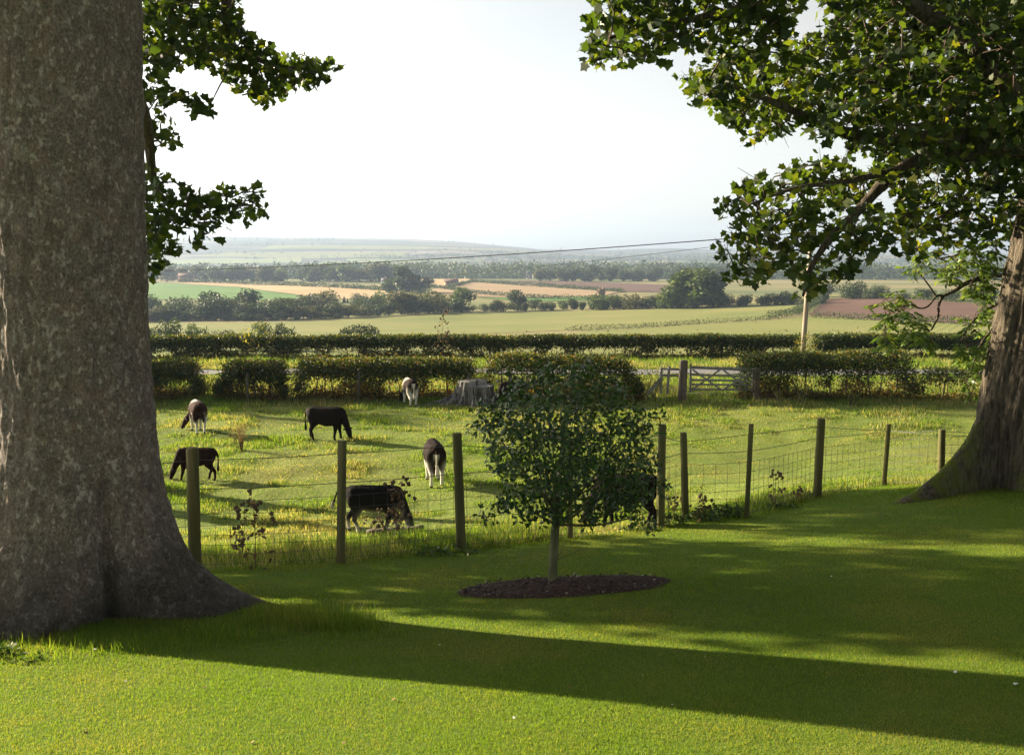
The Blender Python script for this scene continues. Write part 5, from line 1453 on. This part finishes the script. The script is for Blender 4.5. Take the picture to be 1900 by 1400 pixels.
def houses():
    rng = np.random.default_rng(601)
    wall = solid_mat('white_render', [(.3, (.66, .65, .62)), (.7, (.8, .79, .76))], 2); brick = solid_mat('brick_wall', [(.3, (.22, .13, .10)), (.7, (.32, .2, .15))], 2)
    red = solid_mat('tile_roof', [(.3, (.10, .065, .055)), (.7, (.16, .105, .085))], 3); slate = solid_mat('slate_roof', [(.3, (.08, .085, .10)), (.7, (.15, .155, .17))], 3)
    glass = solid_mat('window_glass', [(.3, (.03, .035, .04)), (.7, (.05, .055, .06))], 1, .1, .6, 0)
    def house(px, Y, wpx, h, rh, wm, rm, label, yaw=0.0):
        b = gp(hx(px, Y), Y); w = wpx / 1850 * Y; d = w * .55; e = empty('house', b, yaw); tag(e, label, 'house')
        g = Geo(); g.box((0, 0, h / 2 - .3), (w, d, h + .6)); g.add([(-w / 2, -d / 2, h), (-w / 2, d / 2, h), (-w / 2, 0, h + rh), (w / 2, -d / 2, h), (w / 2, d / 2, h), (w / 2, 0, h + rh)], None, [(0, 2, 1), (3, 4, 5)]); g.obj('wall', wm, e)
        g = Geo(); o_ = .35
        for s in (-1, 1):
            a = np.array([0, s * (d / 2 + o_), h - .2]); c = np.array([0, 0, h + rh + .08]); n_ = norm(np.cross(np.array([1.0, 0, 0]), c - a)) * .14
            V = [a + (-w / 2 - o_, 0, 0), a + (w / 2 + o_, 0, 0), c + (w / 2 + o_, 0, 0), c + (-w / 2 - o_, 0, 0)]; V = V + [v + abs(n_) * (0, s, 1) for v in V]
            g.add(V, [(0, 1, 2, 3), (7, 6, 5, 4), (0, 4, 5, 1), (1, 5, 6, 2), (2, 6, 7, 3), (3, 7, 4, 0)])
        rf = g.obj('roof', rm, e)
        g = Geo(); g.box((w * .35, 0, h + rh + .4), (.9, .7, 1.6)); g.obj('chimney', brick, rf)
        for fx in (-.3, 0, .3):
            for fz in (.3, .72):
                if fx == 0 and fz < .5:
                    g = Geo(); g.box((0, -d / 2 - .04, h * .2), (1.0, .1, h * .42)); g.obj('door', red, e); continue
                g = Geo(); g.box((fx * w, -d / 2 - .03, h * fz), (1.1, .1, 1.2)); g.obj('window', glass, e)
    house(348, 905, 26, 4, 3.2, brick, red, 'long brown roofed barn among trees at the far left', .1)
    house(742, 700, 14, 4.5, 3, wall, slate, 'white farmhouse between dark trees left of the belt middle', .2)
    house(714, 720, 10, 4, 2.6, wall, slate, 'small white cottage left of the white farmhouse', -.2)
    house(838, 760, 24, 2.6, 2.2, brick, red, 'low brown farm building at the end of the tan stubble', .2)
    house(981, 1100, 10, 5.5, 3, wall, slate, 'left one of two white houses gleaming in the distant wood', 0)
    house(993, 1120, 9, 5.5, 3, wall, slate, 'right one of two white houses gleaming in the distant wood', .3)
    house(1060, 960, 10, 5, 3, wall, slate, 'small white house lower in the distant wood', -.2)
    house(474, 930, 16, 6, 4, wall, red, 'pale house with red roof behind the tan field', .1)
    house(522, 930, 12, 5, 4, brick, red, 'brick house with red roof beside the pale house', -.2)
    house(1115, 560, 12, 2.6, 2.2, brick, red, 'brown roofed cottage behind the belt near its right end', .2)
    for k, (px, Y) in enumerate(((1640, 1500), (1662, 1540), (1690, 1520), (1706, 1560), (1640, 1600))):
        house(px, Y, 11, 7, 4, brick if k % 2 else wall, red, ['pale village house left of the others under the right boughs', 'brick village house second from left under the right boughs', 'pale village house in the middle under the right boughs', 'brick village house rightmost under the right boughs', 'pale village house highest under the right boughs'][k], rng.normal() * .3)
houses()
# ================================================================== HAZE, SKY, SUN, CAMERA
def haze():
    g = Geo(); top = 190.0
    xs = (-3900, 3900); ys = (-60, 5480); zs = (-60, top)
    g.box((0, (ys[0] + ys[1]) / 2, (zs[0] + zs[1]) / 2), (xs[1] - xs[0], ys[1] - ys[0], zs[1] - zs[0]))
    m, nt = new_mat('haze')
    v = nd(nt, 'VolumePrincipled', Density=HAZE_D, Anisotropy=.25); v.inputs['Color'].default_value = (.35, .46, .65, 1)
    o = nt.nodes.new('ShaderNodeOutputMaterial'); nt.links.new(v.outputs[0], o.inputs['Volume'])
    ob = g.obj('haze', m); tag(ob, 'thin pale evening haze filling the valley air', 'haze', kind='stuff')
HAZE_D = 1.9e-4
haze()
w = bpy.data.worlds.new('World'); SC.world = w; w.use_nodes = True; nt = w.node_tree; nt.nodes.clear()
sky = nt.nodes.new('ShaderNodeTexSky'); sky.sky_type = 'NISHITA'; sky.sun_disc = False
sky.sun_elevation = SUN_EL; sky.sun_rotation = math.atan2(SUNDIR[0], SUNDIR[1]); sky.air_density = 1.0; sky.dust_density = 2.0; sky.ozone_density = .7
bg = nt.nodes.new('ShaderNodeBackground'); bg.inputs[1].default_value = .05
out = nt.nodes.new('ShaderNodeOutputWorld'); 
bw = nd(nt, 'RGBToBW', Color=sky.outputs[0]).outputs[0]
veil = mixc(nt, 1.0, bw, (1.15, 1.14, 1.08, 1), 'MULTIPLY')                       # thin white cloud veil
tc = nd(nt, 'TexCoord').outputs['Generated']; mp = nd(nt, 'Mapping'); nt.links.new(tc, mp.inputs[0]); mp.inputs['Scale'].default_value = (1.2, 1.2, 6)
cl = nd(nt, 'TexNoise', Vector=mp.outputs[0], Scale=2.2, Detail=5.0, Roughness=.55).outputs['Fac']
skyc = mixc(nt, nd(nt, 'MapRange', _0=cl, _1=.32, _2=.68, _3=.68, _4=1.0).outputs[0], sky.outputs[0], veil)
nt.links.new(skyc, bg.inputs[0]); nt.links.new(bg.outputs[0], out.inputs[0])
ld = bpy.data.lights.new('sun', 'SUN'); ld.energy = 5.0; ld.angle = rad(.55); ld.color = (1.0, .83, .58)
so = bpy.data.objects.new('sun', ld); COL.objects.link(so)
so.rotation_euler = Vector(SUNDIR).to_track_quat('Z', 'Y').to_euler(); so.location = (-30, 10, 30)
cd = bpy.data.cameras.new('camera'); cd.sensor_width = 36; cd.lens = 1850 / 1900 * 36; cd.clip_start = .1; cd.clip_end = 12000
co = bpy.data.objects.new('camera', cd); COL.objects.link(co); co.location = (0, 0, CZ); co.rotation_euler = (math.pi / 2 - PITCH, 0, 0)
SC.camera = co
SC.view_settings.view_transform = 'Standard'; SC.view_settings.look = 'None'; SC.view_settings.exposure = 2.3; SC.view_settings.gamma = 1
SC.cycles.max_bounces = 8; SC.cycles.transparent_max_bounces = 8; SC.cycles.volume_bounces = 0; SC.cycles.diffuse_bounces = 3; SC.cycles.glossy_bounces = 2; SC.cycles.transmission_bounces = 4
SC.cycles.use_denoising = True
SC.cycles.sample_clamp_indirect = 6
